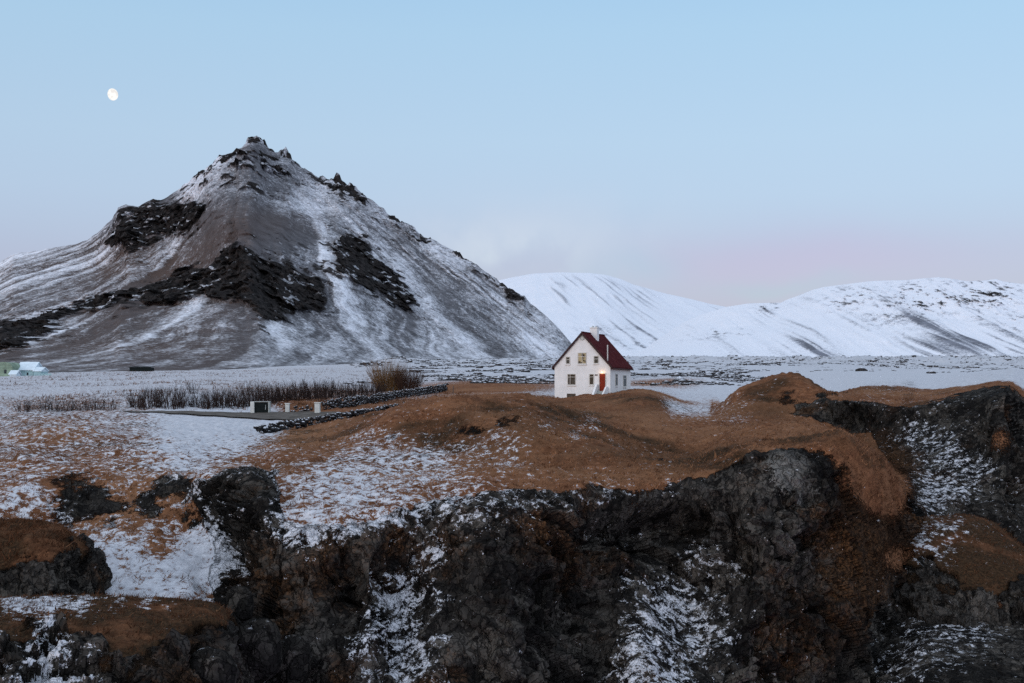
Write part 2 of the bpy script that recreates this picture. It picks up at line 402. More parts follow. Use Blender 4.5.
# mounds and hollows of the moor: (px, distance, half-width px, half-depth m, height m)
for (a, b, r, q, hh) in [(769, 121, 47, 10, 2.7), (600, 84, 26, 4, .7), (640, 92, 40, 5, .45), (690, 84, 26, 4, -.5), (480, 76, 26, 3, .5), (430, 79, 20, 3, -.3), (520, 70, 26, 3, .45), (570, 92, 18, 6, -.6), (390, 84, 22, 4, .4), (560, 74, 50, 5, 0.9), (668, 80, 48, 5, -0.7), (610, 66, 60, 3.2, 0.5),
                        (540, 96, 40, 7, 0.6), (450, 84, 30, 5, 0.5), (770, 86, 60, 4, 0.35), (70, 92, 60, 5, 0.9), (150, 78, 50, 5, 0.5), (30, 74, 40, 4, 0.6), (800, 122, 40, 9, 0.7)]:
    g = np.abs((cpx[:, None]-a)/r)**(4.5 if a == 769 else 2.6)+np.abs((dd-b)/q)**2.2
    zz += hh*np.exp(-g)
dense_d, dense_z = dd, zz
yy = HY-zz/dd*F
L = np.concatenate([np.zeros((NC, 1)), np.cumsum(np.sqrt(np.diff(yy, axis=1)**2+(np.diff(np.log(dd), axis=1)*90)**2), 1)], 1)
L /= L[:, -1:]
s = np.linspace(0, 1, NR)
gd = np.empty((NC, NR)); gz = np.empty((NC, NR))
for i in range(NC):
    gd[i] = np.interp(s, L[i], dd[i]); gz[i] = np.interp(s, L[i], zz[i])
PX = np.broadcast_to(cpx[:, None], gd.shape)

def ground_z(px, d):
    """world height of the undisplaced land at column px, distance d"""
    i = int(np.clip(np.searchsorted(cpx, px), 1, NC-1)); w = (px-cpx[i-1])/(cpx[i]-cpx[i-1])
    return CAMZ+(1-w)*np.interp(d, dense_d[i-1], dense_z[i-1])+w*np.interp(d, dense_d[i], dense_z[i])
def GW(px, d, up=0.0):
    return np.array([(px-512)/F*d, d, ground_z(px, d)+up])

P = np.stack([(PX-512)/F*gd, gd, CAMZ+gz], 2)
N0 = grid_normals(P)
nz = N0[..., 2]
X, Y, Zw = P[..., 0], P[..., 1], P[..., 2]
PY = HY-gz/gd*F

def facets(x, y, z, seed=0):
    """a relief of tilted blocks: height of each cell's own tilted plane, the distance to its edge, its random value"""
    ix = np.floor(x).astype(np.int64); iy = np.floor(y).astype(np.int64); iz = np.floor(z).astype(np.int64)
    f1 = np.full(x.shape, 9.0, np.float32); f2 = f1.copy(); rv = np.zeros(x.shape, np.float32); hh = rv.copy()
    for a in (-1, 0, 1):
        for b in (-1, 0, 1):
            for c in (-1, 0, 1):
                jx, jy, jz = ix+a, iy+b, iz+c
                r = [_h(jx, jy, jz, seed+k) for k in range(6)]
                px = x-jx-r[0]; py = y-jy-r[1]; pz = z-jz-r[2]
                d = (np.maximum(np.maximum(np.abs(px+.35*pz), np.abs(py-.3*px)), np.abs(pz-.25*px))*0.6+0.4*np.sqrt(px*px+py*py+pz*pz)).astype(np.float32)
                m = d < f1
                f2 = np.where(m, f1, np.minimum(f2, d)); f1 = np.where(m, d, f1)
                rv = np.where(m, r[3], rv); hh = np.where(m, (r[3]-.5)*1.1+(r[4]-.5)*1.7*px+(r[5]-.5)*1.7*pz+(r[3]-.5)*py, hh)
    return hh, f2-f1, rv

def rock_displace(X, Y, Z, amt):
    """blocky basalt relief in metres"""
    wx = fbm(X*0.6, Y*0.6, Z*0.6, 3, 91)*0.9; wz = fbm(X*0.6, Y*0.6, Z*0.6, 3, 57)*0.9
    h1, e1, r1 = facets((X+wx*.8)/2.2, Y/2.4, (Z+wz*.8)/3.0, 3)
    h2, e2, r2 = facets((X+wx*.5)/0.9, Y/1.0, (Z+wz*.5)/1.15, 29)
    h3, e3, r3 = facets((X+wx*.3)/0.38, Y/0.38, (Z+wz*.3)/0.32, 59)
    big = fbm(X/5.0, Y/5.0, Z/6.5, 4, 23)
    h = 1.5*big+1.15*h1+0.62*h2+0.24*h3-0.22*np.exp(-(e1/0.05)**2)+0.05*fbm(X*2.4, Y*2.4, Z*2.4, 4, 5)
    return h*amt, 0.55*r1+0.45*r2, e1

near = 1-sstep(130, 200, gd)
n_med = fbm(X/3.0, Y/3.0, Zw/3.0, 3, 40)
# where the rock shows: steep ground, and the outcrops on the moor
rock = sstep(0.72, 0.5, nz+0.12*n_med)
ROCKS = [(80, 500, 34, 1.3), (112, 512, 26, 1.3), (178, 494, 28, 1.4), (150, 508, 24, 1.3), (184, 522, 24, 1.3), (130, 524, 14, 1.1), (160, 545, 12, .9), (60, 490, 16, .8), (245, 500, 30, 1.2), (475, 440, 26, .75), (505, 428, 14, .7), (425, 448, 24, .6), (395, 440, 18, .6), (515, 425, 12, .6), (660, 462, 10, .6), (728, 450, 12, .5),
         (345, 470, 14, .5), (727, 385, 13, .6), (790, 398, 15, .7), (565, 432, 14, .45), (870, 425, 40, .6), (770, 458, 40, .5)]
for (a, b, r, v) in ROCKS:
    rock = np.maximum(rock, v*np.exp(-((PX-a)**2+(PY-b)**2*1.6)/(r*r))*(0.62+1.1*n_med+0.6*fbm(X/0.8, Y/0.8, Zw/0.8, 3, 146)))
EDGE = np.array([(-240, 700), (205, 700), (212, 478), (225, 470), (278, 472), (284, 520), (330, 528), (372, 524), (400, 512), (430, 505), (480, 496), (560, 486), (640, 483), (700, 478), (728, 464), (755, 450), (800, 446), (835, 455), (850, 480), (864, 500), (878, 560), (890, 478), (880, 450), (862, 436), (835, 427), (800, 420), (785, 414), (800, 401), (822, 394), (850, 396), (870, 400), (905, 406), (935, 402), (962, 393), (985, 386), (1010, 384), (1030, 400), (1260, 400)], float)
ex = EDGE[:, 0]; 
edge_in = inpoly(PX, PY, list(map(tuple, EDGE))+[(1260, 900), (-240, 900)])
rock = np.maximum(rock, sstep(-3, 7, edge_in+9*n_med+4*fbm(X/0.9, Y/0.9, Zw/0.9, 3, 46)))
rock *= 1-sstep(150, 175, gd)
# grass hangs over parts of the rock
for (a, b, r, v) in [(884, 492, 34, .9), (862, 468, 22, .8), (890, 560, 24, .6), (835, 455, 12, .6), (640, 497, 30, .35), (560, 500, 26, .3), (540, 545, 28, .3), (300, 540, 24, .4), (1000, 440, 20, .6), (215, 560, 10, .5), (700, 505, 40, .25)]:
    rock *= 1-v*np.exp(-((PX-a)**2+(PY-b)**2)/(r*r))
rock = np.clip(rock, 0, 1)
gully = np.zeros_like(rock)
for (a, b, rx, ry) in [(405, 600, 45, 60), (430, 560, 20, 30), (390, 660, 50, 40), (680, 610, 55, 60), (700, 570, 20, 25), (660, 660, 40, 40), (940, 640, 80, 45), (940, 475, 40, 40), (140, 570, 80, 40)]:
    gully = np.maximum(gully, np.exp(-(((PX-a)/rx)**2+((PY-b)/ry)**2)**1.5))
rd, rv, re = rock_displace(X, Y, Zw, 1.0)
for (a, b, rx, ry, v) in [(368, 575, 34, 36, 2.2), (668, 525, 48, 30, 2.4), (600, 520, 26, 34, 1.6), (470, 640, 26, 50, 1.2), (575, 620, 40, 50, 1.0), (850, 425, 30, 22, 2.0), (725, 560, 16, 60, 1.2), (285, 600, 14, 50, 1.0), (240, 560, 12, 30, 1.0), (1000, 480, 30, 30, 1.5), (975, 440, 14, 20, .8)]:
    rd = rd-v*np.exp(-(((PX-a)/rx)**2+((PY-b)/ry)**2)**1.5)
amt = sstep(0.2, 0.8, rock)*near*(1-0.6*gully)*(1-0.8*sstep(0.35, 0.8, nz))*(1-0.6*sstep(80, 105, gd))*(1-0.65*np.exp(-(((PX-872)/26)**2+((PY-540)/90)**2)**2))
hum = (1-0.75*sstep(880, 950, PX))*(0.36*fbm(X/5, Y/5, 0*X, 3, 60)+0.2*ridged(X/1.6, Y/1.6, 0*X, 3, 70)+0.09*vnoise(X/0.42, Y/0.42, 0*X, 77))
lavaband = sstep(230, 330, gd)*(1-sstep(1600, 2600, gd))*sstep(420, 640, PX+0.0*gd)
far_rough = ((ridged(X/22, Y/26, 0*X, 4, 81)-0.35)*2.0+(ridged(X/45, Y/120, 0*X, 4, 83)-0.45)*16*sstep(700, 1500, gd))*sstep(300, 700, gd)*(1-sstep(2500, 4000, gd))*sstep(350, 700, PX)
far_hum = (1-0.8*sstep(690, 800, PX))*0.25*fbm(X/9, Y/9, 0*X, 3, 33)*sstep(140, 220, gd)*(1-sstep(1500, 3000, gd))
flat = np.exp(-(((PX-235)/110)**2+((gd-124)/9)**2)**2)          # the road and the yard stay smooth
track = (1-sstep(707, 717, PX))*np.exp(-(np.maximum(np.abs((PX-(712-(gd-112)*0.30))/44), np.abs((gd-170)/62)))**4)
P2 = P+N0*((rd*amt+hum*(1-amt)*near*(1-0.9*flat)*(1-0.6*track))+far_hum)[..., None]
P2[..., 2] += far_rough
N1 = grid_normals(P2)
# snow
SN = [(498, 437, 9, 1.0), (480, 447, 10, .8), (520, 446, 8, .8), (548, 428, 6, .65), (575, 437, 9, .75), (592, 424, 8, .75), (660, 466, 7, .6), (640, 470, 6, .5), (440, 412, 7, .5), (20, 465, 40, .62), (60, 455, 60, .45), (40, 434, 40, .18), (120, 440, 40, .25), (195, 427, 36, 1.7), (240, 426, 26, 1.7), (272, 426, 14, 1.5), (150, 424, 40, .8), (60, 419, 28, .8), (10, 417, 28, .75), (110, 418, 24, .8), (722, 412, 18, .55), (745, 415, 12, .4), (110, 470, 40, .5), (180, 455, 60, .38), (240, 445, 40, .22), (310, 432, 40, .1), (300, 440, 30, .05), (280, 465, 30, .55), (320, 495, 40, .8), (345, 480, 30, .6),
      (360, 505, 20, .6), (390, 470, 30, .55), (400, 485, 30, .6), (450, 468, 25, .58), (500, 448, 18, .6), (470, 445, 25, .4), (505, 435, 10, .75), (430, 420, 30, .22), (470, 410, 40, .08), (440, 490, 40, .45), (480, 487, 30, .3), (540, 470, 40, .05), (530, 430, 25, .25), (575, 438, 12, .5), (590, 425, 10, .45), (600, 400, 60, 0.0),
      (640, 430, 60, .05), (660, 440, 50, .08), (660, 465, 14, .3), (610, 485, 40, .45), (520, 492, 40, .5), (660, 486, 30, .35), (760, 440, 60, .08), (820, 440, 60, .05), (880, 500, 50, .0), (800, 385, 50, .18), (730, 380, 10, .5), (880, 392, 40, .25),
      (100, 570, 40, .8), (196, 560, 28, 1.15), (140, 590, 50, .85), (160, 545, 14, .3), (200, 500, 18, .85), (215, 520, 10, .9), (120, 530, 30, .7), (80, 500, 40, .45), (30, 495, 30, .6),
      (405, 590, 22, .52), (380, 640, 24, .44), (432, 555, 16, .62), (425, 650, 20, .42), (440, 600, 14, .5), (395, 680, 30, .46), (350, 560, 25, .02), (480, 600, 50, .02), (560, 600, 50, .02), (500, 540, 50, .12), (668, 608, 26, .47), (640, 635, 24, .43), (702, 562, 15, .5), (625, 578, 12, .5), (700, 632, 26, .38), (722, 580, 10, .34), (650, 680, 30, .46), (610, 540, 40, .02), (790, 540, 50, .05), (850, 620, 40, .03),
      (945, 640, 30, .34), (900, 640, 26, .26), (980, 635, 25, .32), (930, 610, 30, .3), (900, 672, 20, .35), (1000, 680, 30, .0), (960, 680, 24, .1), (940, 450, 18, .36), (920, 480, 18, .42), (960, 480, 18, .42), (930, 500, 18, .46), (975, 470, 14, .38), (915, 440, 14, .4), (1000, 500, 20, .1), (1000, 430, 30, .1), (890, 440, 20, .12), (270, 600, 50, .05), (250, 500, 25, .15)]
snow = gridfield(SN, PX, PY, 0.12)
snow = np.where(rock > 0.3, snow*(0.55+0.75*np.clip(N1[..., 2]*1.5, 0, 1)), snow)
for (a, b, r, v) in ROCKS:
    if v >= 0.7: snow = snow*(1-0.9*np.exp(-((PX-a)**2+(PY-b)**2*1.6)/(r*r*0.8))*sstep(-.35, .25, n_med+0.1))
snow += 0.16*fbm(X/2.2, Y/3.5, Zw/2.2, 4, 140)*(snow > 0.06)
# the far land: stubble field on the left, snow and lava to the right
yb = 388-(ground_z(500, 200)-CAMZ)/200*F
fs = 0.70+0.0*PX
fs = fs+0.35*sstep(640, 780, PX)*sstep(150, 210, gd)
brown_strip = np.exp(-(((PX-470)/60)**2+((gd-190)/40)**2)**1.5)
fs = fs-0.34*brown_strip-0.30*np.exp(-(((PX-330)/90)**2+((gd-185)/35)**2))
fs = fs+0.30*sstep(300, 420, gd)*sstep(360, 480, PX)-0.45*np.exp(-(((PX-665)/45)**2+((gd-255)/45)**2)**1.5)-0.42*np.exp(-(((PX-495)/80)**2+((gd-225)/50)**2)**2)
fs = fs-0.18*sstep(520, 900, gd)*(1-sstep(180, 330, PX))
fs = fs+0.3*np.exp(-(((PX-260)/60)**2+((gd-560)/60)**2))
mixf = sstep(140, 175, gd)
snow = snow*(1-mixf)+fs*mixf
brink = np.interp(PX, [690, 720, 820, 868, 900, 930, 965, 1005, 1060], [400, 150, 150, 142, 137, 131, 115, 104, 110])
snow = np.where(PX > 700, np.maximum(snow, 1.0*sstep(2, 9, gd-brink)), snow)
rock *= np.where(PX > 700, 1-sstep(0, 6, gd-brink), 1)
snow = np.maximum(snow, 0.86*track*(0.9+0.25*fbm(X/4, Y/9, 0*X, 3, 12)))
snow = snow*(1-0.75*np.exp(-(((PX-668)/40)**2+((gd-152)/8)**2)))
tone = np.clip(0.45*sstep(0.0, 0.6, fbm(X/9, Y/9, 0*X, 3, 201))+0.7*np.exp(-(((PX-300)/55)**2+((PY-440)/14)**2))+0.5*np.exp(-(((PX-640)/170)**2+((PY-474)/9)**2))+0.25*np.exp(-(((PX-720)/120)**2+((PY-436)/8)**2)), 0, 1)*(1-sstep(180, 300, gd)*0.6)
moss = np.clip(0.30+0.55*fbm(X/3, Y/3, Zw/3, 3, 300)+0.6*np.exp(-(((PX-880)/45)**2+((PY-540)/90)**2))+0.3*np.exp(-(((PX-540)/40)**2+((PY-540)/40)**2)), 0, 1)
lich = 0.06+0.10*(rv > 0.9)
for (a, b, r, v) in [(790, 472, 24, 1.0), (806, 497, 15, .9), (775, 462, 14, .8), (500, 530, 20, .4), (820, 600, 14, .25), (245, 490, 20, .3), (775, 520, 30, .35), (790, 590, 30, .28), (740, 540, 20, .2)]:
    lich = np.maximum(lich, v*np.exp(-((PX-a)**2+(PY-b)**2)/(r*r)))
lavaspots = sstep(0.25, 0.5, fbm(X/16, Y/26, 0*X, 4, 411)+0.12)*sstep(235, 300, gd)*sstep(400, 560, PX)
farrock = np.clip(lavaspots*(1.0+0.9*sstep(700, 1100, gd))*sstep(0.15, 0.5, ridged(X/6, Y/9, 0*X, 3, 415)), 0, 1)
farrock *= 1-0.95*sstep(690, 800, PX)*(1-sstep(560, 700, gd))
rock2 = np.maximum(rock, farrock)
beach = sstep(0.2, 0.9, np.exp(-(((PX-970)/120)**2+((PY-650)/55)**2)))
rock2 = np.maximum(rock2, beach); moss = moss*(1-beach)
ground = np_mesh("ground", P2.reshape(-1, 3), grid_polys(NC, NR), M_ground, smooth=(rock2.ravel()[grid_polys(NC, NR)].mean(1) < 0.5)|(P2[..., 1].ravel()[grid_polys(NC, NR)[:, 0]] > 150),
                 attrs=dict(rock=rock2, snow=snow, tone=tone, moss=moss, lichen=lich, block=rv*(0.55+0.6*fbm(X/0.5, Y/0.5, Zw/0.5, 2, 47)), heath_shade=np.clip(0.15+0.8*sstep(0.1, 0.5, fbm(X/6, Y/6, 0*X, 3, 48))*(PY < 470)+0.6*np.exp(-(((PX-535)/50)**2+((PY-420)/16)**2))+0.6*np.exp(-(((PX-470)/60)**2+((PY-446)/14)**2))+0.6*np.exp(-(((PX-695)/45)**2+((PY-462)/12)**2))+0.5*np.exp(-(((PX-665)/40)**2+((PY-404)/9)**2))+0.5*np.exp(-(((PX-610)/50)**2+((PY-455)/12)**2))+0.5*np.exp(-(((PX-770)/40)**2+((PY-412)/10)**2)), 0, 1)*(1-sstep(130, 160, gd))))
tag(ground, kind='structure')

# ------------------------------------------------------------------ separate ledges in front of the cliff
LEDGE_PTS = []
def ledge(name, cols, keys, nc=360, nr=260, snowpts=(), tone0=0.0, mossv=0.3, ramt=0.9, rockbias=0.0, seed=0, snow0=0.03, rockline=None, heath_shade=0.6):
    cols = np.array(cols, float); n = len(cols)
    kd = np.array([[p[1] for p in k] for k in keys], float); ky = np.array([[p[0] for p in k] for k in keys], float)
    kz = (HY-ky)/F*kd
    px = np.linspace(cols[0], cols[-1], nc)
    d = pchip(cols, kd.T, px).T; z = pchip(cols, kz.T, px).T
    ch = np.sqrt(np.diff(d, axis=1)**2+np.diff(z, axis=1)**2)+0.02
    T = np.concatenate([np.zeros((nc, 1)), np.cumsum(ch, 1)], 1); T /= T[:, -1:]
    t = np.linspace(0, 1, nr)[None]
    d = pchip(T, d, t); z = pchip(T, z, t)
    PX = np.broadcast_to(px[:, None], d.shape)
    P = np.stack([(PX-512)/F*d, d, CAMZ+z], 2); Nn = grid_normals(P); PY = HY-z/d*F
    X, Y, Zw = P[..., 0], P[..., 1], P[..., 2]
    nm = fbm(X/2.0, Y/2.0, Zw/2.0, 3, 44+seed)
    rock = np.clip(sstep(0.80, 0.5, Nn[..., 2]+0.22*nm)+rockbias, 0, 1)
    if rockline: rock = np.maximum(rock, sstep(-6, 12, PY-np.interp(PX, *np.array(rockline, float).T)+16*nm+8*fbm(X/0.6, Y/0.6, Zw/0.6, 3, 45)))*(1-0.55*sstep(0.15, 0.5, fbm(X/1.3, Y/1.3, Zw/1.3, 3, 145)))
    rd, rv, re = rock_displace(X*1.25+seed*7.3, Y*1.25, Zw*1.25, 0.62*ramt)
    hum = 0.2*fbm(X/2.5, Y/2.5, 0*X, 3, 60+seed)+0.08*ridged(X/0.9, Y/0.9, 0*X, 3, 70+seed)+0.03*vnoise(X/0.25, Y/0.25, 0*X, 5)
    P2 = P+Nn*(rd*sstep(0.2, 0.8, rock)+hum*(1-sstep(0.2, 0.8, rock)))[..., None]
    N1 = grid_normals(P2)
    sn = gridfield(snowpts, PX, PY, snow0) if snowpts else np.full(px.shape[0:1]+d.shape[1:], snow0)
    sn = sn*(0.5+0.8*np.clip(N1[..., 2]*1.5, 0, 1))+0.12*fbm(X, Y, Zw, 3, 9)*(sn > 0.08)
    gp = grid_polys(nc, nr)
    LEDGE_PTS.append((P2[1:-1, 1:-1].reshape(-1, 3), (rock < 0.4)[1:-1, 1:-1].ravel()*(N1[1:-1, 1:-1, 2].ravel() > .2)*((PX > -40)*(PX < 1070))[1:-1, 1:-1].ravel()))
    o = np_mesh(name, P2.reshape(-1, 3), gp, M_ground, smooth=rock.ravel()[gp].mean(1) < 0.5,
                attrs=dict(rock=rock, snow=sn, tone=tone0+0*X, moss=np.clip(mossv+0.4*nm, 0, 1), lichen=0.05+0.1*(rv > 0.93), block=rv*0.75, heath_shade=np.clip(heath_shade+0.5*nm, 0, 1.7)))  # ledge grass is darkened to paint in the shade of the gully
    return tag(o, kind='structure')

# grassy ledge along the lower left
ledge("cliff_ledge", [-220, -60, 0, 60, 120, 170, 205, 228, 240, 247],
      [[(780, 32), (690, 34), (640, 36.5), (612, 40), (603, 43), (640, 48), (760, 52)],
       [(780, 32), (690, 34), (640, 36.5), (612, 40), (602, 43), (640, 48), (760, 52)],
       [(780, 32), (690, 34), (640, 36.5), (614, 40), (601, 43), (640, 48), (760, 52)],
       [(780, 32), (690, 34.5), (645, 37), (616, 40), (601, 43), (640, 48), (760, 52)],
       [(780, 33), (700, 35), (648, 37), (619, 40), (602, 43), (640, 48), (760, 52)],
       [(780, 34), (700, 36), (645, 38), (622, 40), (603, 43), (640, 48), (760, 52)],
       [(780, 36), (700, 37), (650, 39), (620, 40.5), (606, 43), (640, 48), (760, 52)],
       [(780, 37), (720, 38), (665, 39.5), (628, 41), (614, 43), (650, 47), (760, 52)],
       [(780, 39), (740, 39.5), (690, 40.5), (650, 41.5), (640, 43), (670, 46), (760, 50)],
       [(790, 40), (770, 40.5), (740, 41), (715, 42), (710, 43), (730, 45), (790, 48)]],
      snowpts=[(20, 601, 14, .62), (50, 604, 12, .6), (80, 606, 12, .55), (115, 602, 10, .5), (145, 602, 10, .45), (170, 606, 8, .3), (40, 670, 18, .7), (60, 650, 10, .6), (85, 675, 14, .6), (45, 640, 7, .6), (20, 655, 12, .2), (130, 650, 40, 0), (200, 640, 40, 0.02), (100, 620, 12, .12), (180, 620, 20, .02), (60, 625, 10, .12)],
      tone0=0.0, mossv=0.45, ramt=0.8, seed=3, heath_shade=1.25, rockline=[(-220, 640), (0, 640), (60, 632), (120, 650), (160, 648), (190, 625), (247, 615)])
# rounded outcrop at the left edge
ledge("rock_outcrop", [-220, -60, 0, 40, 70, 90, 100, 104],
      [[(660, 42), (600, 44), (560, 45), (536, 46.5), (522, 50), (540, 54), (640, 56)],
       [(660, 42), (600, 44), (560, 45), (536, 46.5), (522, 50), (540, 54), (640, 56)],
       [(660, 42), (603, 44), (565, 45), (538, 46.5), (523, 50), (540, 54), (640, 56)],
       [(660, 42), (603, 44), (560, 45), (535, 46.5), (524, 50), (545, 54), (640, 56)],
       [(660, 42), (605, 44.2), (570, 45.2), (548, 46.8), (536, 49), (555, 52), (640, 55)],
       [(660, 43), (610, 44.5), (585, 45.5), (566, 46.8), (556, 48.5), (570, 51), (640, 54)],
       [(660, 44), (615, 45), (595, 45.8), (580, 46.6), (576, 48), (590, 50), (640, 52)],
       [(680, 45), (640, 45.5), (628, 46), (618, 46.6), (616, 47.5), (625, 49), (660, 50)]],
      snowpts=[(40, 560, 40, 0.0), (20, 590, 8, .25), (10, 530, 30, .02)], mossv=0.35, ramt=0.8, seed=5, heath_shade=1.2, rockline=[(-220, 570), (0, 575), (40, 556), (70, 545), (104, 560)])
# great rounded block on the shore, right
ledge("shore_rock", [872, 880, 900, 930, 960, 990, 1024, 1090, 1240],
      [[(640, 66.7), (600, 67.8), (580, 68.4), (566, 69.5), (560, 71.2), (580, 74.6), (660, 79.1)],
       [(650, 64.4), (592, 66.1), (580, 67.8), (556, 69.5), (546, 72.3), (570, 76.8), (660, 83.6)],
       [(655, 63.3), (596, 65.0), (578, 66.7), (548, 69.5), (530, 73.4), (560, 80.2), (660, 85.9)],
       [(660, 62.1), (602, 64.4), (578, 66.1), (545, 69.5), (518, 74.6), (550, 82.5), (660, 88.1)],
       [(670, 61.0), (614, 63.8), (590, 65.5), (552, 68.9), (516, 74.6), (540, 83.6), (660, 89.3)],
       [(680, 59.9), (632, 62.7), (605, 64.4), (560, 68.4), (523, 74.6), (545, 83.6), (660, 89.3)],
       [(695, 58.8), (655, 61.6), (620, 63.3), (580, 66.7), (548, 73.4), (560, 82.5), (660, 89.3)],
       [(720, 57.6), (670, 60.5), (630, 62.1), (590, 65.5), (560, 72.3), (570, 82.5), (660, 89.3)],
       [(720, 57.6), (670, 60.5), (630, 62.1), (590, 65.5), (560, 72.3), (570, 82.5), (660, 89.3)]],
      snowpts=[(915, 545, 18, .4), (950, 530, 18, .32), (940, 555, 16, .3), (985, 540, 18, .15), (900, 560, 12, .35), (960, 600, 40, .0), (1000, 580, 30, .1), (900, 600, 30, 0)],
      mossv=0.2, ramt=0.7, seed=8, heath_shade=1.35, rockline=[(870, 548), (900, 554), (930, 562), (960, 576), (990, 588), (1024, 565), (1240, 565)])

# ------------------------------------------------------------------ hills
M_peak = mat_mountain("peak_slopes")
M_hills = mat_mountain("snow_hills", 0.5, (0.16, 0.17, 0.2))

def hill(name, mat, sil, crest_d, base_y, base_d, px0, px1, nc, nr, shape, back=1.25, pw=0.88):
    """a hill with its skyline, its own depth, a front face and a back face; shape() returns forward relief, rock, snow, tone"""
    px = np.linspace(px0, px1, nc)
    sx = np.array([q[0] for q in sil], float); sy = np.array([q[1] for q in sil], float)
    top = np.interp(px, sx, sy)
    cd = np.interp(px, *np.array(crest_d, float).T); by = np.interp(px, *np.array(base_y, float).T); bd = np.interp(px, *np.array(base_d, float).T)
    s = np.concatenate([np.linspace(0, 1, nr), 1+np.linspace(0.05, 1, 14)])
    S = s[None]; f = np.minimum(S, 1)
    bd = np.minimum(bd, cd-20)
    zt = (HY-top)/F*cd; zb = (HY-by)/F*bd
    z = zb[:, None]+(zt-zb)[:, None]*(1-(1-f)**1.0)
    d = bd[:, None]+(cd-bd)[:, None]*f**pw
    b = np.clip(S-1, 0, 1)
    d = d+b*(cd*(back-1))[:, None]
    z = z-(zt-np.minimum(zb, zt)+60)[:, None]*b**1.2
    PX = np.broadcast_to(px[:, None], d.shape)
    PY = HY-z/d*F
    X = (PX-512)/F*d
    front = 1-sstep(0.0, 0.3, b)
    fwd, up, rock, snow, tone = shape(PX, PY, X, d, z, f, front)
    d2 = d-fwd; X2 = (PX-512)/F*d
    P = np.stack([X2, d2, CAMZ+z+up], 2)
    # keep an even skirt below the plain
    o = np_mesh(name, P.reshape(-1, 3), grid_polys(nc, len(s)), mat, smooth=True, attrs=dict(rock=rock, snow=snow, tone=tone))
    return tag(o, kind='structure')

PK = [(-330, 330), (-120, 285), (-40, 268), (0, 262), (14, 254), (40, 250), (75, 244), (90, 238), (104, 226), (112, 219), (118, 207), (126, 205), (138, 206), (150, 201), (162, 200), (176, 191), (186, 184), (205, 170), (216, 161), (222, 157), (232, 153), (246, 147), (248, 140), (253, 137.5), (258, 137), (262, 138.5), (266, 142),
      (270, 149), (276, 152), (290, 156), (300, 165), (316, 175), (328, 178), (338, 177), (350, 184), (362, 193), (376, 203), (386, 211), (398, 218), (414, 228), (424, 236), (440, 243), (456, 252), (466, 258), (474, 262), (484, 271), (500, 282), (516, 291), (524, 294), (528, 301), (540, 311), (556, 325), (566, 337), (578, 351), (600, 362), (640, 366)]
BAND = [(-30, 345), (-30, 318), (20, 318), (60, 308), (78, 300), (110, 292), (150, 277), (168, 264), (185, 262), (196, 268), (215, 262), (232, 252), (246, 248), (262, 254), (276, 262), (300, 266), (318, 274), (332, 283), (336, 300), (330, 312), (312, 313), (296, 318), (282, 322), (266, 320), (258, 310), (240, 305), (214, 303), (205, 298), (190, 303), (164, 308), (150, 305), (120, 309), (94, 313), (80, 312), (66, 322), (60, 334), (40, 340), (10, 352)]
BAND2 = [(336, 246), (340, 236), (352, 230), (368, 236), (374, 246), (378, 258), (394, 272), (408, 282), (418, 303), (412, 309), (398, 304), (380, 298), (366, 292), (352, 278), (342, 270)]
CRAG = [(100, 240), (112, 226), (118, 208), (140, 206), (152, 203), (170, 202), (188, 200), (206, 204), (214, 214), (206, 226), (190, 232), (160, 236), (140, 244), (116, 250)]
CRAG2 = [(318, 178), (338, 176), (352, 186), (362, 196), (350, 198), (334, 192)]
CRAG3 = [(386, 212), (404, 222), (420, 232), (418, 244), (404, 238), (390, 228)]
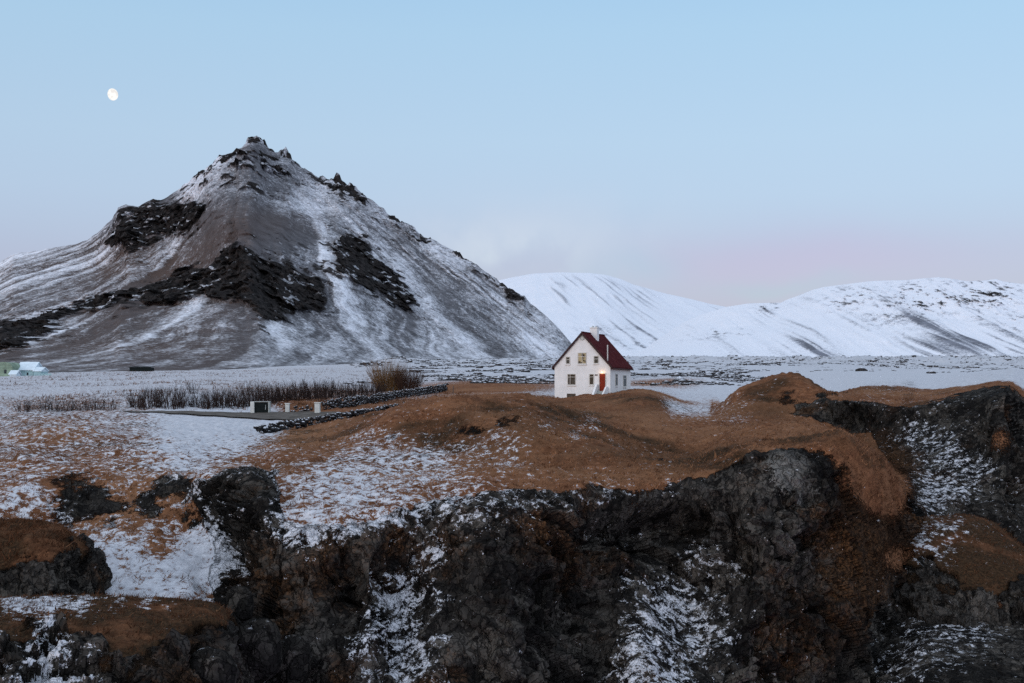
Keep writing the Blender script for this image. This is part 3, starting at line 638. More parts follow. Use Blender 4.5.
def peak_shape(PX, PY, X, d, z, f, front):
    wob = 9*fbm(X/90, z/60, d/90, 5, 501)+8*fbm(X/28, z/22, d/28, 4, 502)
    ax, az = (259-512)/F*2600, (HY-120)/F*2600
    fan = (X-ax)/np.maximum(az-z, 30)
    rad = np.sqrt((X-ax)**2+(az-z)**2)
    fan = fan+0.05*fbm(X/140, z/110, d/140, 3, 509)
    streak = fbm(fan*13, rad/420, 0*X, 4, 510)
    streak2 = fbm(fan*62, rad/210, 0*X+3, 4, 520, 0.6)
    fwd = 0*X; rock = 0*X
    for poly, hgt, edge in ((BAND, 46, 5), (BAND2, 38, 5), (CRAG, 22, 6), (CRAG2, 10, 4), (CRAG3, 10, 4)):
        sd = inpoly(PX, PY, poly)+wob*0.8
        m = sstep(-1.0, edge, sd)
        rock = np.maximum(rock, (0.30+0.55*fbm(X/18, z/18, d/18, 4, 533))*sstep(-20, -1, sd+10*fbm(X/60, z/60, d/60, 3, 534)))
        fwd = fwd+hgt*m*(0.6+0.5*fbm(X/60, z/50, d/60, 3, 530)); 
        rock = np.maximum(rock, m*((1.0 if hgt > 20 else 0.66)+0.55*fbm(X/28, z/16, d/40, 4, 531)))
    # spur running down the middle of the face
    sp = np.array([(262, 150), (232, 190), (240, 215), (268, 240), (300, 262), (345, 285)], float)
    dist = np.full(PX.shape, 1e9)
    for (x0, y0), (x1, y1) in zip(sp[:-1], sp[1:]):
        t = np.clip(((PX-x0)*(x1-x0)+(PY-y0)*(y1-y0))/((x1-x0)**2+(y1-y0)**2), 0, 1)
        dist = np.minimum(dist, np.hypot(PX-x0-t*(x1-x0), PY-y0-t*(y1-y0)))
    fwd = fwd+85*np.exp(-(dist/38)**2)
    # hollow on the left of the spur
    fwd = fwd-70*np.exp(-(((PX-140)/70)**2+((PY-265)/34)**2))
    fwd = fwd+12*streak*front+4*streak2+26*fbm(X/120, z/90, d/120, 4, 540)
    # upper rocky face
    upper = sstep(225, 165, PY+0.16*np.abs(PX-259))
    crag = sstep(0.0, 0.42, fbm(X/34, z/15, d/34, 5, 550)+0.12*upper)
    rid = sstep(26, 3, PY-np.interp(PX, [q[0] for q in PK], [q[1] for q in PK]))*sstep(255, 300, PX)*sstep(560, 500, PX)
    rock = np.maximum(rock, crag*(0.92*upper+0.85*rid+0.2))
    top = np.exp(-(((PX-258)/9)**2+((PY-142)/7)**2)**2)
    rock = np.maximum(rock, top)
    sl_d = np.abs(PY-np.interp(PX, [150, 185, 240, 300, 345], [206, 218, 232, 250, 268])+wob*0.5)
    rock = np.maximum(rock, (0.34+0.5*fbm(X/22, z/22, d/22, 4, 577))*np.exp(-(sl_d/13)**2)*sstep(150, 180, PX)*sstep(350, 315, PX))
    fh, fe, fr = facets(X/34, d/34, z/26, 561)
    fh2, fe2, fr2 = facets(X/13, d/13, z/9, 563)
    fwd = fwd+14*crag*(upper+rid)+(17*fh+8*fh2)*np.clip(rock, 0, 1)
    PTS = [(225, 165, 18, .82), (195, 185, 16, .8), (245, 152, 10, .7), (212, 175, 14, .8), (260, 175, 16, .30), (265, 200, 20, .40), (245, 190, 20, .5), (232, 205, 14, .45), (290, 175, 12, .5), (300, 200, 14, .62), (285, 210, 8, .7), (320, 205, 16, .66), (345, 215, 16, .62), (380, 235, 16, .66), (240, 220, 14, .22), (215, 228, 14, .22), (262, 235, 18, .2), (290, 245, 14, .22), (305, 235, 14, .34),
           (130, 215, 16, .5), (165, 215, 16, .35), (110, 235, 16, .62), (170, 240, 12, .6), (60, 258, 30, .72), (20, 275, 26, .72), (90, 250, 20, .66), (60, 285, 26, .6), (10, 300, 20, .64), (100, 280, 22, .52), (130, 262, 20, .50), (160, 255, 16, .48), (150, 270, 16, .46), (200, 245, 14, .46), (195, 255, 10, .46), (20, 310, 14, .5),
           (240, 280, 30, .2), (120, 300, 20, .2), (300, 295, 20, .28), (285, 260, 10, .7), (316, 262, 10, .66), (330, 275, 8, .6), (320, 270, 10, .6),
           (40, 340, 12, .8), (55, 332, 9, .85), (70, 320, 8, .85), (110, 325, 24, .56), (160, 325, 24, .53), (210, 325, 22, .54), (190, 312, 10, .7), (240, 325, 20, .54), (140, 345, 30, .42), (60, 350, 20, .42), (220, 345, 30, .52), (100, 362, 40, .5), (200, 362, 40, .55), (275, 330, 8, .86), (285, 345, 7, .86), (262, 345, 12, .62), (300, 335, 14, .6), (330, 340, 18, .58), (350, 310, 18, .62), (345, 325, 12, .68),
           (370, 330, 24, .54), (400, 330, 24, .50), (420, 290, 16, .72), (410, 265, 16, .76), (440, 310, 20, .66), (470, 330, 24, .62), (430, 270, 18, .66), (470, 290, 20, .52), (500, 315, 20, .54), (530, 340, 20, .66), (450, 265, 14, .7), (500, 300, 14, .6), (380, 260, 10, .66), (370, 225, 14, .66), (430, 350, 40, .66), (520, 350, 30, .7), (340, 295, 14, .55), (360, 305, 14, .5)]
    snow = gridfield(PTS, PX, PY, 0.5)
    snow = snow+0.34*streak*sstep(170, 250, PY)+0.26*streak2*sstep(190, 250, PY)*(0.5+0.8*sstep(-.2, .4, fbm(X/130, z/90, d/90, 3, 571)))+0.16*fbm(X/40, z/25, d/40, 4, 570)
    snow = np.where(rock > 0.45, snow*0.35-0.12+0.62*sstep(0.14, 0.42, fbm(X/20, z/8, d/20, 4, 575)+0.1*sstep(220, 160, PY)), snow)
    snow = snow-0.15+0.13*fbm(X/8, z/6, d/12, 3, 573)
    tone = 0.6*np.exp(-(((PX-245)/60)**2+((PY-228)/18)**2))+0.6*sstep(300, 200, PX)*sstep(225, 250, PY)+0.3*np.exp(-(((PX-130)/70)**2+((PY-348)/9)**2))+0.6*np.exp(-(((PX-130)/60)**2+((PY-262+0.45*(PX-130)*0)/16)**2))+0.35*sstep(0.1, 0.5, streak)
    up = (5+6*rid+4*upper)*fbm(X/16, z/16, d/20, 4, 580)*front*sstep(0, 0.2, f)*(0.3+rock)
    return fwd*front*sstep(0.0, 0.10, f)*(1-0.85*sstep(0.86, 1.0, f)), up, np.clip(rock, 0, 1.2), snow, np.clip(tone, 0, 1)
hill("peak_mountain", M_peak, PK,
     [(-330, 2900), (0, 2750), (259, 2600), (420, 2480), (560, 2380), (640, 2360)],
     [(-330, 373), (130, 371.5), (200, 370), (250, 368), (330, 365), (440, 362), (640, 361)],
     [(-330, 800), (0, 850), (120, 850), (259, 1000), (400, 1500), (500, 1900), (570, 2200), (640, 2340)],
     -330, 640, 820, 350, peak_shape, pw=0.62)

def range_shape(rocks, seed, sc=1.0, base=1.0, veil=0.42):
    def fn(PX, PY, X, d, z, f, front):
        s1 = fbm(X/(150*sc), z/(700*sc), 0*X, 4, seed); s2 = fbm((X+0.35*z)/(27*sc), z/(240*sc), 0*X, 4, seed+9, 0.6)
        crag = sstep(-0.05, 0.35, fbm(X/(20*sc), z/(13*sc), d/(60*sc), 5, seed+20, 0.7)+0.35*fbm(X/(90*sc), z/(60*sc), d/(90*sc), 3, seed+21))
        rock = 0*X; snow = base+0.05*s1; st = 0*X
        for (a, b, rx, ry, v, kind) in rocks:
            g = np.exp(-(((PX-a)/rx)**2+((PY-b)/ry)**2))
            if kind == 'crag': rock = np.maximum(rock, v*g*crag)
            else: st = np.maximum(st, v*g)
        st = np.maximum(st, veil*sstep(-.1, .4, s1)*sstep(0.0, 0.15, 1-f+0*s1))
        snow = snow-0.05-st*(0.55+1.6*s2+0.7*s1)-0.8*rock-(0.25*sstep(0.05, 0.5, s2)*sstep(0.0, .4, s1) if veil > 0 else 0)
        fwd = (80*s1+20*s2)*sc+70*sc*fbm(X/(300*sc), z/(200*sc), d/(400*sc), 4, seed+40)+20*sc*rock
        return fwd*front*sstep(0, .1, f)*(1-0.8*sstep(0.8, 1, f)), 0*X, rock*0.95, snow, 0*X
    return fn
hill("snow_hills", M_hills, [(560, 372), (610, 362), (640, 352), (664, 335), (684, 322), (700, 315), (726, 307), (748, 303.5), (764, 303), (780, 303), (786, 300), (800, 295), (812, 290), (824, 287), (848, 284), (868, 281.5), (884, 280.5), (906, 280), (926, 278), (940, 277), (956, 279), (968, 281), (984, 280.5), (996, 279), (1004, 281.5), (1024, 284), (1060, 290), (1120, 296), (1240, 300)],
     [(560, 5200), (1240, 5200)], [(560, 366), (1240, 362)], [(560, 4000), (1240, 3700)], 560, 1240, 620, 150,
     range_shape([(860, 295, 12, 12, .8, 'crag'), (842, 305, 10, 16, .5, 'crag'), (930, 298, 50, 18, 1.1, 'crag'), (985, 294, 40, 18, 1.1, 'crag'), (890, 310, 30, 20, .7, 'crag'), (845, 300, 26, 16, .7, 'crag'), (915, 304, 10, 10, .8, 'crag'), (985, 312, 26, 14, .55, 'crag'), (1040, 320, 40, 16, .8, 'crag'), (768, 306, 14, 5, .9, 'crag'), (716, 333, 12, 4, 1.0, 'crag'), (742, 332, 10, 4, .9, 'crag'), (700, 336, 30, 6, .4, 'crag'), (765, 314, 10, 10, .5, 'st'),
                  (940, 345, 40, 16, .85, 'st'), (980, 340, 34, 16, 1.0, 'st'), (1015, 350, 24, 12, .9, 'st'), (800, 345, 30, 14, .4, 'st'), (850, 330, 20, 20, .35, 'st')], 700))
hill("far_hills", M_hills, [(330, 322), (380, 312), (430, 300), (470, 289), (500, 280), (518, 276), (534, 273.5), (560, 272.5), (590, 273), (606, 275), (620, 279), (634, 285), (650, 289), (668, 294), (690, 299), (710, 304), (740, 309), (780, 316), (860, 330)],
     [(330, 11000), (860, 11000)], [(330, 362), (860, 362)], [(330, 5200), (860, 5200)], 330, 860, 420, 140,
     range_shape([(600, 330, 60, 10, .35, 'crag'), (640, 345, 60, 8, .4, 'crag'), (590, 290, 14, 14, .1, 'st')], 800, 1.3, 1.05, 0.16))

# ------------------------------------------------------------------ lava rocks on the plain (uncountable)
def ico():
    import bmesh
    bm = bmesh.new(); bmesh.ops.create_icosphere(bm, subdivisions=1, radius=1)
    v = np.array([q.co[:] for q in bm.verts]); f = np.array([[x.index for x in q.verts] for q in bm.faces]); bm.free(); return v, f
IV, IF = ico()
def stones(centres, sizes, rough=0.35, flat=0.75):
    n = len(centres)
    v = np.repeat(IV[None], n, 0)*(1+rng.uniform(-rough, rough, (n, len(IV), 1)))
    v = v*np.stack([rng.uniform(.7, 1.3, n), rng.uniform(.7, 1.3, n), rng.uniform(.6, 1.1, n)*flat], 1)[:, None]
    a = rng.uniform(0, 6.28, n); ca, sa = np.cos(a)[:, None], np.sin(a)[:, None]
    x, y = v[..., 0]*ca-v[..., 1]*sa, v[..., 0]*sa+v[..., 1]*ca
    v = np.stack([x, y, v[..., 2]], 2)*np.asarray(sizes)[:, None, None]+np.asarray(centres)[:, None]
    f = (IF[None]+(np.arange(n)*len(IV))[:, None, None]).reshape(-1, 3)
    return v.reshape(-1, 3), f
M_stone = mat_stone()
def grid_pick(mask_w, n):
    w = mask_w.ravel(); w = w/w.sum()
    return rng.choice(len(w), n, p=w)
PF = P2.reshape(-1, 3); 
clump = sstep(0.0, 0.35, fbm(X/18, Y/40, 0*X, 3, 610))
wl = (gd > 235)*(gd < 2600)*clump*sstep(330, 420, PX)*(1-0.97*sstep(650, 800, PX)*(1-sstep(560, 800, gd)))*(PX < 1100)
pk = grid_pick(wl.astype(float)*np.clip(1.0-(gd-235)/2800, .1, 1), 8500)
w2 = (gd > 800)*(gd < 2700)*sstep(0.05, 0.3, fbm(X/60, Y/160, 0*X, 3, 615))*(PX > 380)*(PX < 1100)
pk = np.concatenate([pk, grid_pick(w2*(0.6+sstep(600, 720, PX)), 3200)])
dsz = PF[pk, 1]
sv, sf_ = stones(PF[pk]+np.array([0, 0, 0.0]), rng.lognormal(-0.68, 0.5, len(pk))*(0.55+dsz/900), flat=0.55)
tag(np_mesh("lava_rocks", sv, sf_, M_stone), kind='stuff')

# ------------------------------------------------------------------ dry grass tufts
def mat_grass():
    t = NT("dry_grass_blades"); tone = t.attr('shade')
    c = t.mix(tone, (0.075, 0.035, 0.019), (0.29, 0.145, 0.075))
    return t.done(c, None, 0.9)
M_grass = mat_grass()
def tufts(name, B, size, nb, spread=0.5, mean=.42):
    n = len(B)
    sz = size*np.exp(rng.normal(0, .3, n))
    b = np.repeat(B, nb, 0); s_ = np.repeat(sz, nb)
    off = rng.normal(0, 1, (n*nb, 2))*(s_*0.35)[:, None]
    base = b.copy(); base[:, :2] += off; base[:, 2] -= 0.06
    lean = rng.normal(0, spread, (n*nb, 2))+np.array([0.25, -0.05])
    h = s_*rng.uniform(.6, 1.2, n*nb)
    tip = base+np.stack([lean[:, 0]*h, lean[:, 1]*h, h], 1)
    a = rng.uniform(0, 6.28, n*nb); wv = np.stack([np.cos(a), np.sin(a), 0*a], 1)*(s_*0.10)[:, None]
    V = np.stack([base-wv, base+wv, tip], 1).reshape(-1, 3)
    Fc = np.arange(len(V)).reshape(-1, 3)
    sh = np.repeat(np.clip(rng.normal(mean, .34, n), 0, 1), nb*3)
    o = np_mesh(name, V, Fc, M_grass, attrs=dict(shade=sh))
    return tag(o, kind='stuff')
inframe = (PX > -40)*(PX < 1070)
wg = inframe*(gd > 44)*(gd < 150)*(rock < 0.35)*np.clip(1.0-snow*1.25, 0.03, 1)*(1-0.97*flat)*(1-0.95*track)
tufts("dry_grass", PF[grid_pick(wg*(1-0.9*np.exp(-(((PX-225)/75)**2+((PY-426)/6)**2)**2))*(1-0.6*sstep(95, 120, gd)), 30000)], 0.135, 5, 0.7)
LP = np.concatenate([p[rng.choice(len(p), 3500, p=w/w.sum())] for p, w in LEDGE_PTS])
tufts("ledge_grass", LP, 0.13, 5, 0.6, -.2)
wf = (PX > -40)*(PX < 470)*(gd > 128)*(gd < 430)*(1-flat)
tufts("stubble_grass", PF[grid_pick(wf*sstep(-.25, .3, fbm(X/14, Y/22, 0*X, 3, 617)), 5200)], 0.3, 4, 0.45, .1)

# ------------------------------------------------------------------ road
M_road = mat_plain("gravel_road", (0.105, 0.095, 0.085), 0.3, 0.9, 0.8, 0.3)
rp = [(120, 126.5, 0.6), (150, 126, 1.0), (190, 125, 2.0), (230, 124, 3.0), (260, 123.5, 3.6), (300, 122.5, 3.8), (330, 122, 3.4), (352, 121.5, 1.6)]
rx_ = np.linspace(120, 352, 90); rd_ = np.interp(rx_, [q[0] for q in rp], [q[1] for q in rp]); rw_ = np.interp(rx_, [q[0] for q in rp], [q[2] for q in rp])
RV = []
for a, b, w in zip(rx_, rd_, rw_):
    for k in range(7):
        e = b+(k-3)/3*w+0.25*math.sin(a*0.21+k)
        RV.append(GW(a, e, 0.16))
tag(np_mesh("gravel_road", RV, grid_polys(90, 7), M_road, smooth=True), kind='structure')

# ------------------------------------------------------------------ dry-stone walls
def stone_wall(label, path, h, w, n_per_m=16, size=0.2):
    pts = [GW(a, b) for a, b in path]
    cen, siz = [], []
    for p, q in zip(pts[:-1], pts[1:]):
        ln = np.linalg.norm(q-p); n = int(ln*n_per_m*h/0.8)
        u = (q-p)/ln; side = np.array([-u[1], u[0], 0])
        for _ in range(n):
            t = rng.uniform(0, 1); hz = rng.uniform(0, 1)
            cen.append(p+(q-p)*t+side*rng.uniform(-.5, .5)*w*(1-0.35*hz)+np.array([0, 0, hz*h*rng.uniform(.85, 1.05)])); siz.append(size*rng.uniform(.6, 1.2))
    v, f = stones(np.array(cen), np.array(siz))
    v = v-pts[0]
    o = np_mesh("stone_wall", v, f, M_stone); o.location = pts[0]
    return tag(o, label, "stone wall", "black lava stone walls beside the road")
stone_wall("long snow-capped black lava stone wall running from the road towards the bushes", [(323, 129), (345, 135), (375, 147), (405, 163), (430, 180), (446, 195)], 1.1, 0.8)
stone_wall("lower black stone wall in front of the long snow-capped one, right of the white pillars", [(332, 119.5), (352, 120.5), (380, 125), (408, 133)], 0.45, 0.6)
stone_wall("short black stone wall section between the two white gate pillars", [(291, 126.5), (303, 126.5), (313, 126)], 0.75, 0.6)
stone_wall("tumbled black stone wall along the near side of the road", [(256, 103), (275, 106), (300, 110), (330, 112.5), (352, 115), (368, 117)], 0.8, 1.0, 16, 0.24)

# ------------------------------------------------------------------ gate pillars and framed box by the road
M_white = mat_plain("white_painted_concrete", (0.52, 0.54, 0.52), 0.12, 0.8, 2.0, 0.2)
M_black = mat_plain("black_boards", (0.012, 0.016, 0.016), 0.3, 0.7, 3.0)
M_pale = mat_plain("pale_weathered_frame", (0.33, 0.36, 0.35), 0.2, 0.8, 4.0)
def pillar(px, d, w, h, label):
    b = GW(px, d, -0.1)
    r = empty("gate_pillar", b)
    m = MB(); m.prism([(-w/2, -w/2), (w/2, -w/2), (w/2, w/2), (-w/2, w/2)], 0, h, 'z'); m.build("shaft", M_white, r, 0.03)
    m = MB(); m.box(-w/2-.05, w/2+.05, -w/2-.05, w/2+.05, h+0.003, h+0.12); m.build("cap", M_white, r, 0.02)
    return tag(r, label, "pillar", "white gate pillars beside the road")
pillar(287.5, 126.5, 0.42, 1.05, "smaller white gate pillar, the left one of the two beside the road")
pillar(317.5, 124.5, 0.54, 1.2, "wider white gate pillar, the right one at the end of the long stone wall")
b = GW(260.5, 127, -0.15)
r = empty("bin_shelter", b, math.radians(4))
tag(r, "black panelled roadside shelter in a pale frame, left of the white gate pillars", "shelter")
m = MB(); m.box(-1.0, -0.58, -0.5, 0.5, 0, 1.45); m.build("side_pillar", M_white, r, 0.03)
m = MB(); m.box(-0.577, 0.86, -0.35, 0.45, 0.05, 1.34); m.build("front_panel", M_black, r, 0.01)
m = MB(); m.box(0.863, 1.0, -0.45, 0.5, 0, 1.4); m.build("frame_post", M_pale, r, 0.01)
m = MB(); m.box(-0.577, 1.02, -0.48, 0.52, 1.403, 1.48); m.build("frame_top", M_pale, r, 0.01)
m = MB(); m.box(0.55, 0.6, -0.40, -0.353, 0.6, 1.1); m.build("handle", M_pale, r)

# ------------------------------------------------------------------ bare willow shrubs
def twig_mesh(name, n, h, spread, r, fork=3, mat=None, seed=0, lean=0.35):
    g = random.Random(seed); m_v = []; m_f = []
    def seg(p, q, r0, r1):
        d = (q-p).normalized(); u = d.orthogonal().normalized(); w = d.cross(u); b0 = len(m_v)
        for c, rr in ((p, r0), (q, r1)):
            for k in range(3):
                a = 2.094*k; m_v.append(tuple(c+(u*math.cos(a)+w*math.sin(a))*rr))
        for k in range(3): m_f.append((b0+k, b0+(k+1) % 3, b0+3+(k+1) % 3, b0+3+k))
    for _ in range(n):
        a = g.uniform(0, 6.28); rr = spread*math.sqrt(g.random())*0.6
        p = Vector((math.cos(a)*rr, math.sin(a)*rr, -0.15)); hh = h*g.uniform(.55, 1.05)
        dr = Vector((math.cos(a)*lean*g.random(), math.sin(a)*lean*g.random(), 1)).normalized()
        cur = p; rad = r*g.uniform(.7, 1.2); k = 4
        for i in range(k):
            nd = (dr+Vector((g.gauss(0, .14), g.gauss(0, .14), g.gauss(0, .05)))).normalized()
            nx = cur+nd*(hh/k); seg(cur, nx, rad, rad*0.72)
            if i >= 1:
                for _b in range(fork):
                    bd = (nd+Vector((g.gauss(0, .45), g.gauss(0, .45), g.gauss(0.15, .2)))).normalized()
                    mid = cur+(nx-cur)*g.random(); seg(mid, mid+bd*(hh*0.22*g.uniform(.5, 1.2)), rad*0.5, rad*0.2)
            cur = nx; rad *= 0.72; dr = nd
    me = bpy.data.meshes.new(name); me.from_pydata(m_v, [], m_f); me.materials.append(mat); me.update()
    return me
M_twig = mat_plain("willow_twigs", (0.034, 0.024, 0.022), 0.35, 0.9, 1.0)
M_twig2 = mat_plain("ochre_twigs", (0.15, 0.088, 0.042), 0.35, 0.9, 1.0)
M_twig3 = mat_plain("dark_bush_twigs", (0.055, 0.032, 0.024), 0.35, 0.9, 1.0)
SH = [twig_mesh("bare_shrub", 34, 2.2, 1.25, 0.026, 3, M_twig, 10+k) for k in range(5)]
SHl = "bare reddish-brown willow shrub in the row along the road"
def shrub(px, d, h, k):
    o = link(bpy.data.objects.new("bare_shrub", SH[k % 5])); o.location = GW(px, d); sc = h/2.2
    o.scale = (sc*random.uniform(.9, 1.2), sc*random.uniform(.9, 1.2), sc); o.rotation_euler = (0, 0, random.uniform(0, 6.28))
    return tag(o, SHl, "shrub", "bare willow shrubs in the row along the road")
k = 0
for px in np.arange(24, 112, 8.5):
    shrub(px+random.uniform(-2, 2), 128+random.uniform(-1.5, 3), random.uniform(1.3, 2.1), k); k += 1
for px in np.arange(132, 250, 5.0):
    f_ = (px-132)/118
    shrub(px+random.uniform(-2, 2), 130+f_*5+random.uniform(-1.5, 5), random.uniform(1.7, 2.6)+0.35*f_, k); k += 1
for px in np.arange(252, 384, 5.0):
    f_ = (px-252)/120
    shrub(px+random.uniform(-2, 2), 140+f_*30+random.uniform(-2, 6), random.uniform(2.4, 3.4)-0.2*f_, k); k += 1
for px in np.arange(150, 330, 14):
    shrub(px+random.uniform(-4, 4), 150+random.uniform(-3, 22), random.uniform(1.6, 2.4), k); k += 1
def bush(px, d, me, sc, label):
    o = link(bpy.data.objects.new("round_bush", me)); o.location = GW(px, d); o.scale = sc
    return tag(o, label, "bush")
bush(388, 196, twig_mesh("round_bush", 420, 3.7, 2.6, 0.024, 4, M_twig2, 71, 0.9), (1.15, 1.15, 1.5), "rounded ochre-brown bush, tallest at the right end of the bare shrub row")
bush(409, 194, twig_mesh("round_bush", 320, 3.0, 2.1, 0.024, 4, M_twig3, 72, 0.9), (1.1, 1.1, 1.45), "rounded dark brown bush just right of the ochre bush")

# wire-fence posts on the rise beyond the walls
M_post = mat_plain("grey_fence_wood", (0.09, 0.08, 0.075), 0.25, 0.9, 5.0)
pm = MB(); pm.tube((0, 0, -0.2), (0, 0, 1.25), 0.07, 0.06, 6); pm.tube((0, 0, 1.25), (0.02, 0, 1.32), 0.06, 0.02, 6)
for i, (px, d) in enumerate([(393, 172), (404, 176), (420, 178), (436, 168), (453, 170)]):
    if i == 0: p0 = pm.build("fence_post", M_post); o = p0
    else: o = p0.copy(); C.objects.link(o)
    o.location = GW(px, d); o.rotation_euler = (random.uniform(-.06, .06), random.uniform(-.06, .06), 0)
    tag(o, "thin grey wooden fence post on the rise by the round bushes", "fence post", "fence posts beside the round bushes")

# ------------------------------------------------------------------ house
TH = math.radians(21)
FRx, FRy = (610.3-512)/F*150, 150.0
ub = np.array([math.cos(TH), -math.sin(TH)]); vb = np.array([math.sin(TH), math.cos(TH)])   # along the gable, along the length
WD, LN = 7.36, 9.5
FL = np.array([FRx, FRy])-WD*ub
GZ = CAMZ-1.45                                     # floor level of the walls on the ground
house = empty("white_house", (FL[0], FL[1], GZ), -TH)
tag(house, "white gabled house with dark red roof, white chimney and red door on the brown moor", "house")
def hp(px, py):
    """position on the gable wall (along, up) of a sighting"""
    dx = (px-512)/F
    # FL + u*ub : (x)/(y) = dx
    u = (dx*FL[1]-FL[0])/(ub[0]-dx*ub[1])
    d = FL[1]+u*ub[1]
    return u, CAMZ+(HY-py)/F*d-GZ
def hs(px, py):
    """position on the long side wall (along, up)"""
    dx = (px-512)/F
    v = (dx*FRy-FRx)/(vb[0]-dx*vb[1]); d = FRy+v*vb[1]
    return v, CAMZ+(HY-py)/F*d-GZ
def mat_render():
    t = NT("white_render")
    n = t.noise(1.2, 5, 0.6); n2 = t.noise(9, 3, 0.7); v = t.noise(2.0, 4, 0.6, t.scale(t.pos, (2.5, 2.5, 0.25)))
    c = t.mix(t.step(n, 0.3, 0.7), (0.68, 0.68, 0.675), (0.77, 0.77, 0.765))
    c = t.mix(t.math('MULTIPLY', t.step(v, 0.55, 0.8), 0.25), c, (0.5, 0.48, 0.45))
    return t.done(c, t.bump(n2, 0.25, 0.01), 0.8)
M_wall = mat_render()
M_trim = mat_plain("dark_trim", (0.05, 0.03, 0.03), 0.2, 0.6, 4)
def mat_roof():
    t = NT("dark_red_corrugated_roof")
    w = t.n('ShaderNodeTexWave', wave_type='BANDS', bands_direction='Y'); t.set(w.inputs[0], t.pos); w.inputs['Scale'].default_value = 1.9
    n = t.noise(1.0, 5, 0.7); n2 = t.noise(8, 3, 0.6)
    c = t.mix(t.step(n, 0.3, 0.7), (0.050, 0.010, 0.0125), (0.080, 0.018, 0.020))
    c = t.mix(t.math('MULTIPLY', t.step(n2, 0.55, 0.8), 0.4), c, (0.05, 0.024, 0.022))
    return t.done(c, t.bump(w.outputs['Fac'], 0.6, 0.03), 0.95)
M_roof = mat_roof()
M_frame = mat_plain("window_frame_paint", (0.5, 0.48, 0.44), 0.1, 0.5, 6)
M_frame_d = mat_plain("dark_window_frame", (0.10, 0.075, 0.06), 0.15, 0.5, 6)
def mat_glass(name, col, rough=0.06):
    t = NT(name); t.bsdf.inputs['Specular IOR Level'].default_value = 0.12
    n = t.noise(1.5, 3, 0.6)
    return t.done(t.mix(t.step(n, .35, .65), tuple(c*.5 for c in col), tuple(c*1.5 for c in col)), t.bump(t.noise(2.2, 2), 0.04, 0.02), rough)
M_glass = mat_glass("window_glass", (0.028, 0.034, 0.034))
M_lit = mat_emit("lit_window", (0.75, 0.60, 0.38), 0.42, 2.2, (0.09, 0.07, 0.06))
M_door = mat_plain("red_door_paint", (0.20, 0.03, 0.016), 0.15, 0.5, 3)
M_lamp = mat_emit("lamp_glow", (1.0, 0.62, 0.28), 8.0)
EH = 4.15; RH = EH+4.1                               # eaves and ridge of the wall
ov = 0.28
m = MB(); m.prism([(0, -2.5), (WD, -2.5), (WD, EH), (WD/2, RH), (0, EH)], 0, LN, 'y'); wall = m.build("wall", M_wall, house)
# roof: two slabs with thickness
sl = (RH-EH)/(WD/2); nn = math.hypot(1, sl); th_ = 0.16*nn
m = MB()
m.prism([(-ov, EH-ov*sl+0.02), (WD/2, RH+0.02), (WD+ov, EH-ov*sl+0.02), (WD+ov, EH-ov*sl+0.02+th_), (WD/2, RH+0.02+th_), (-ov, EH-ov*sl+0.02+th_)], -0.22, LN+0.22, 'y')
roof = m.build("roof", M_roof, house)
m = MB()
m.prism([(-ov-.03, EH-ov*sl-0.06), (WD/2, RH-0.06+0.0), (WD+ov+.03, EH-ov*sl-0.06), (WD+ov+.03, EH-ov*sl+0.03+th_), (WD/2, RH+0.05+th_), (-ov-.03, EH-ov*sl+0.03+th_)], -0.26, -0.223, 'y')
m.build("bargeboard", M_trim, house)
m = MB(); m.tube((WD/2, -0.24, RH+th_+0.02), (WD/2, LN+0.24, RH+th_+0.02), 0.09, n=8); m.build("ridge_cap", M_roof, roof)
m = MB(); m.tube((WD+ov+0.07, -0.2, EH-ov*sl+0.05), (WD+ov+0.07, LN+0.2, EH-ov*sl+0.0), 0.07, n=8); m.build("gutter", M_trim, house)
# chimney
chv = 3.9; chu = WD/2+0.42
m = MB(); m.box(chu-.48, chu+.48, chv-.42, chv+.42, RH-1.6, RH+0.92); chim = m.build("chimney", M_wall, house, 0.02)
m = MB(); m.box(chu-.54, chu+.54, chv-.48, chv+.48, RH+0.923, RH+1.02); m.build("chimney_cap", M_wall, chim, 0.02)
m = MB(); m.tube((chu-.2, chv, RH+1.02), (chu-.2, chv, RH+1.2), 0.13, n=10); m.tube((chu+.2, chv, RH+1.02), (chu+.2, chv, RH+1.16), 0.13, n=10); m.build("chimney_pot", M_pale, chim)
# vent pipe by the front right of the roof
pu, pz0 = hp(606.8, 364); _, pz1 = hp(606.8, 345.5)
m = MB(); m.tube((pu, 0.35, EH+(WD-pu)*sl-0.2), (pu, 0.35, pz1), 0.075, n=8); m.tube((pu, 0.35, pz1), (pu, 0.35, pz1+.08), 0.11, 0.05, n=8); m.build("vent_pipe", M_white, house)

